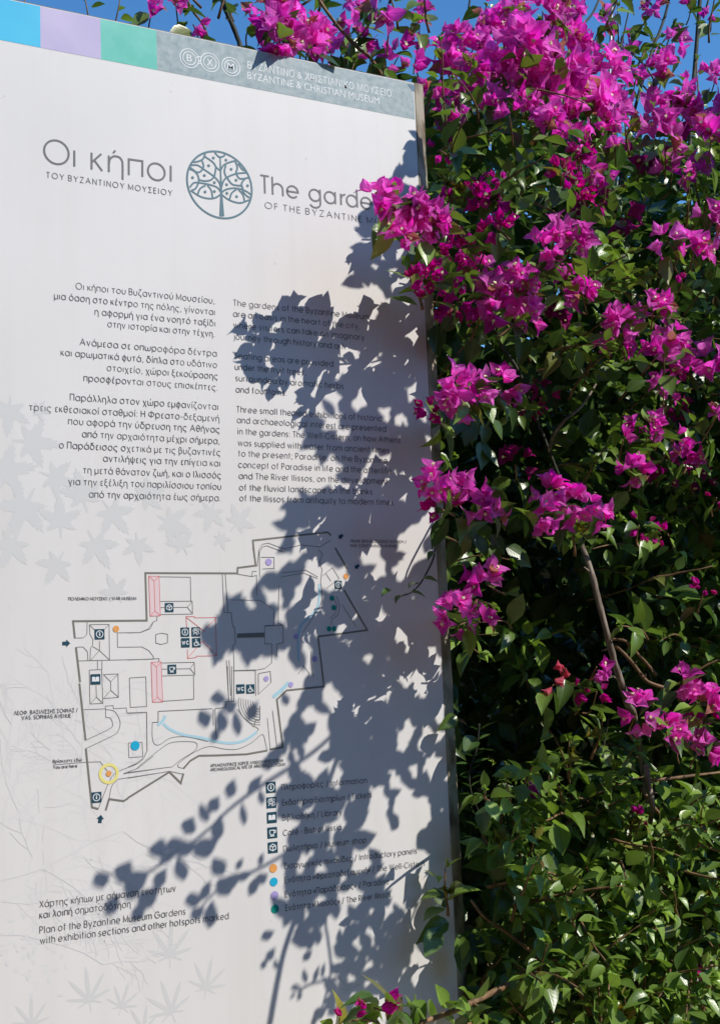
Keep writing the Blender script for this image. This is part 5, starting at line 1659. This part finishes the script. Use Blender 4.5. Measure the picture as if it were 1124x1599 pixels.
holes = [(571, 465, 19, 14, 0), (584, 464, 13, 15, 0), (609, 395, 11, 6, 0), (625, 385, 8, 8, 0), (582, 420, 9, 4, 20), (636, 285, 5, 5, 0), (650, 282, 7, 4, 0), (535, 514, 11, 17, 70), (534, 557, 18, 7, 75), (528, 577, 13, 8, 0), (554, 557, 11, 5, 65), (574, 508, 9, 6, 60),
         (548, 582, 7, 8, 0), (616, 477, 20, 8, 70), (642, 514, 15, 6, 20), (652, 534, 19, 4, 85), (620, 542, 5, 5, 0), (633, 562, 7, 5, 0), (659, 568, 7, 10, 90), (660, 585, 9, 8, 0), (568, 602, 16, 5, 80), (561, 629, 10, 7, 0), (645, 613, 10, 8, 0), (599, 648, 5, 9, 0), (622, 656, 5, 7, 0),
         (536, 678, 8, 7, 0), (662, 648, 4, 9, 0), (520, 631, 7, 18, 0), (514, 654, 12, 12, 0), (579, 736, 9, 14, 0), (605, 753, 13, 9, 0), (608, 770, 4, 12, 0), (585, 713, 5, 6, 0), (559, 762, 17, 9, 0), (602, 719, 4, 9, 0), (670, 693, 3, 10, 0), (562, 826, 27, 12, 65), (577, 860, 14, 20, 0),
         (640, 841, 19, 13, 35), (666, 818, 20, 9, 60), (648, 871, 21, 6, 18), (625, 893, 8, 11, 0), (494, 837, 17, 7, 65), (468, 852, 22, 7, 70), (520, 837, 11, 8, 0), (539, 843, 10, 7, 0), (487, 889, 24, 8, 75), (595, 882, 4, 12, 0), (580, 904, 11, 6, 60), (569, 919, 7, 8, 0), (625, 990, 9, 12, 0),
         (670, 1039, 14, 27, 0), (685, 983, 5, 12, 0), (634, 1054, 8, 15, 0), (685, 1106, 9, 17, 0), (515, 1087, 8, 12, 0), (528, 1102, 8, 10, 0), (586, 1086, 6, 7, 0), (554, 1114, 7, 7, 0), (543, 1129, 13, 5, 65), (578, 1106, 10, 4, 65), (569, 1121, 9, 4, 65), (502, 1125, 9, 4, 65), (550, 1005, 4, 4, 0), (576, 1028, 8, 5, 60),
         (498, 975, 6, 15, 0), (534, 987, 5, 9, 0), (479, 1009, 4, 18, 0), (528, 904, 14, 14, 0), (640, 1136, 4, 14, 0), (629, 1155, 9, 11, 0), (494, 1162, 19, 12, 40), (482, 1117, 9, 5, 50), (683, 1200, 15, 18, 60), (685, 1149, 6, 6, 0), (669, 1142, 3, 6, 0), (659, 1162, 4, 11, 0), (650, 1272, 26, 18, 60), (627, 1250, 22, 5, 65), (615, 1218, 13, 5, 75),
         (590, 1262, 12, 30, 0), (593, 1290, 11, 22, 0), (642, 1312, 6, 14, 0), (609, 1330, 9, 11, 0), (563, 1340, 15, 8, 70), (666, 1484, 18, 6, 75), (660, 1502, 10, 10, 0), (654, 1518, 10, 12, 0), (711, 1487, 3, 8, 0), (666, 1357, 5, 14, 0), (657, 1451, 8, 4, 65), (646, 1206, 4, 6, 0), (663, 1366, 6, 10, 0),
         (480, 930, 26, 13, 60), (455, 965, 18, 11, 40), (505, 900, 16, 18, 0), (437, 872, 8, 20, 0), (452, 1055, 12, 16, 0), (425, 1060, 14, 22, 0), (430, 935, 8, 9, 0), (392, 942, 5, 9, 0), (448, 745, 6, 3, 0)]


def ell(cx_, cy_, a, b, an):
    an = math.radians(an)
    o = []
    for k in range(14):
        q = 2 * math.pi * k / 14
        x, z = a * math.cos(q), b * math.sin(q)
        o.append(pp(cx_ + x * math.cos(an) - z * math.sin(an), cy_ - x * math.sin(an) - z * math.cos(an)))
    return o


HOLE = np.zeros((GNX, GNZ), bool)
for h in holes:
    r_ = mask_poly(ell(h[0], h[1], h[2] * 1.15 + 1, h[3] * 1.15 + 1, h[4]))
    if r_:
        HOLE[r_[0]] |= r_[1]
# trusses that hang before the sign's edge throw their own shade: leave the sun on them
for P, out, s_, kd in CL_POS:
    if P[1] < 0 and P[0] < XO + .22 and P[2] < ZO:
        t_ = -P[1] / -SUN[1]
        c_ = P - SUN * t_
        if c_[0] < XO + .03:
            r_ = mask_poly([(c_[0] + .024 * s_ * math.cos(k * .5236), c_[2] + .034 * s_ * math.sin(k * .5236)) for k in range(12)])
            if r_:
                HOLE[r_[0]] |= r_[1]
COV = np.zeros((GNX, GNZ), bool)


def fill_shade(poly, target, y=0.0, size=(.030, .044), hole=True, pts3=None):
    if pts3 is None:
        reg0 = mask_poly([pp(*q) for q in poly])
    else:
        reg0 = mask_poly(pts3)
    R = np.zeros((GNX, GNZ), bool)
    R[reg0[0]] |= reg0[1]
    H = HOLE if hole else np.zeros_like(HOLE)
    C = COV if hole else np.zeros_like(COV)
    want = R & ~H
    tot = want.sum()
    tries, made = 0, 0
    while tries < 9000:
        free = np.argwhere(want & ~C)
        if len(free) < (1 - target) * tot:
            break
        random.shuffle_ = None
        for _ in range(40):
            tries += 1
            i, k = free[random.randrange(len(free))]
            if C[i, k]:
                continue
            shrink = 1.0 if tries < 2500 else 0.6
            c = (GX0 + (i + .5) * GRID, GZ0 + (k + .5) * GRID)
            ln = random.uniform(*size) * shrink
            wd = ln * random.uniform(.48, .72)
            an = random.gauss(1.0, .9)
            # outline test before the leaf is hung
            ca, sa = math.cos(an), math.sin(an)
            test = [(c[0] + (v - .5) * ln * ca - s_ * hw * wd * sa, c[1] + (v - .5) * ln * sa + s_ * hw * wd * ca) for s_, rows in ((1, LROWS), (-1, LROWS[::-1])) for v, hw in rows] + []
            r_ = mask_poly(test)
            if r_ is None:
                continue
            n_ = max(r_[1].sum(), 1)
            if (H[r_[0]] & r_[1]).sum() > .05 * n_ or (~R[r_[0]] & r_[1]).sum() > .22 * n_:
                continue
            _, a = shade_leaf(c, an, ln, wd, y)
            C[r_[0]] |= r_[1]
            made += 1
            if made % 9 == 0:
                anchors.append(a)
    return made


made = [fill_shade(solid, .958), fill_shade(mid_mass, .95, size=(.020, .034)), fill_shade(mottle, .66, size=(.026, .042)), fill_shade(lowr, .6, size=(.02, .034))]
# out-of-view leaves added to keep the hollow heart of the bush dark
for depth in (0.40, 0.80):
    z3 = []
    for q in HOLLOW:
        p = wp(q[0], q[1], depth)
        z3.append((float(p[0]), float(p[2])))
    made.append(fill_shade(None, .90, depth, (.05, .07), False, z3))
DEEP = [(700, 620), (1010, 800), (1180, 1000), (1180, 1660), (720, 1660)]  # more unseen leaves added sunward to darken the deep lower right
z3 = []
for q in DEEP:
    p = wp(q[0], q[1], 0.30)
    z3.append((float(p[0]), float(p[2])))
made.append(fill_shade(None, .72, 0.30, (.04, .065), False, z3))
print('outer leaves', made)
over.build('overhanging_foliage', M['leaf'], bush)  # also holds the leaves added to darken the bush interior
# arching canes that carry it, rising from the foot of the bush
A = np.array(anchors)
order = np.argsort(A[:, 0] + A[:, 2])
tb = Tubes()
for i in range(0, len(order), 20):
    p = A[order[i]]
    if p[2] < 0.5:
        continue
    foot = np.array([1.25 + random.uniform(-.08, .08), .28 + random.uniform(-.05, .05), 0.0])
    kneep = np.array([max(1.62, p[0] + .30), .20 + random.uniform(-.1, .1), max(.7, p[2] * .55)])
    crest = np.array([max(1.55, p[0] + .14), p[1] * .5 + .05, p[2] + .10])
    tb = Tubes()
    path = catmull([foot, kneep, crest, p + np.array([.02, .01, .02]), p], 8)
    seen = [proj(c) for c in path]
    if sum(1 for c, q in zip(path, seen) if q and -20 < q[0] < 1144 and -20 < q[1] < 1619 and c[1] < .12) > 1:
        continue
    # keep the canes among the leaves that shade the sign's right side
    if min((c - SUN * (c[1] / SUN[1]))[0] for c in path if c[1] < 0.02) < pp(560, 1150)[0] if any(c[1] < 0.02 for c in path) else False:
        continue
    tb.add(path, .0045, .0008, 6)
    tb.build('cane', M['twig'], bush)
# ------------------------------------------------------------------ a thin climber with feathery leaves in the heart of the bush
vine = empty('climbing_vine', (1.12, 0.2, 0.0))
tag(vine, 'thin wiry climber with narrow dark leaflets in the shaded gap of the bush', 'vine')
vs_, vl = Tubes(), Leaves()
for pts in ([(950, 1209), (915, 1250), (881, 1280), (842, 1308), (815, 1380)], [(930, 1270), (915, 1320), (890, 1362), (874, 1385), (850, 1420)], [(950, 1120), (940, 1180), (932, 1240), (930, 1275)],
            [(748, 1130), (744, 1170), (733, 1205), (736, 1240), (745, 1262)], [(790, 1255), (792, 1285), (800, 1320)]):
    P = catmull([wp(a_, b_, .03) for a_, b_ in pts], 6)
    vs_.add(P, .0013, .0007, 5)
    for k in range(2, len(P) - 1, 2):
        ax = unit(P[k + 1] - P[k])
        for sd in (-1, 1):
            d = unit(np.array([sd * random.uniform(.6, 1.0), random.uniform(-.5, .1), random.uniform(-.1, .5)]))
            vl.put(LEAF[3], P[k] + d * .002, d, unit(UPV + rvec() * .4), random.uniform(.016, .026), leaf_tint(random.random() * .3), 0.5)
foot_ = Tubes()
vs_.add(catmull([wp(850, 1420, .03), wp(840, 1560, .10), np.array([1.13, .2, .6]), np.array([1.12, .2, -.02])], 6), .0016, .003, 5)
vs_.add(catmull([wp(745, 1262, .03), wp(770, 1340, .08), wp(840, 1560, .12)], 6), .0008, .0012, 5)
vs_.add(catmull([wp(800, 1320, .03), wp(815, 1380, .03)], 3), .0008, .0008, 5)
vs_.build('stem', M['darkstem'], vine)
vl.build('foliage', M['leaf'], vine)

# a pale metal rod standing in the bush, its top against the sky
rod = Tubes()
rb_, rt_ = wp(951, 120, .5), wp(957, -60, .5)
rod.add([np.array([rb_[0], .5, 0.0]), rb_, rt_], .0032, .0032, 8)
ro = rod.build('support_rod', M['post'])
tag(ro, 'thin pale metal rod rising out of the flowers against the sky', 'rod')

fol.build('foliage', M['leaf'], bush)
tw_o = twigs.build('twigs', M['twig'], bush)
tw_o['kind'] = 'stuff'
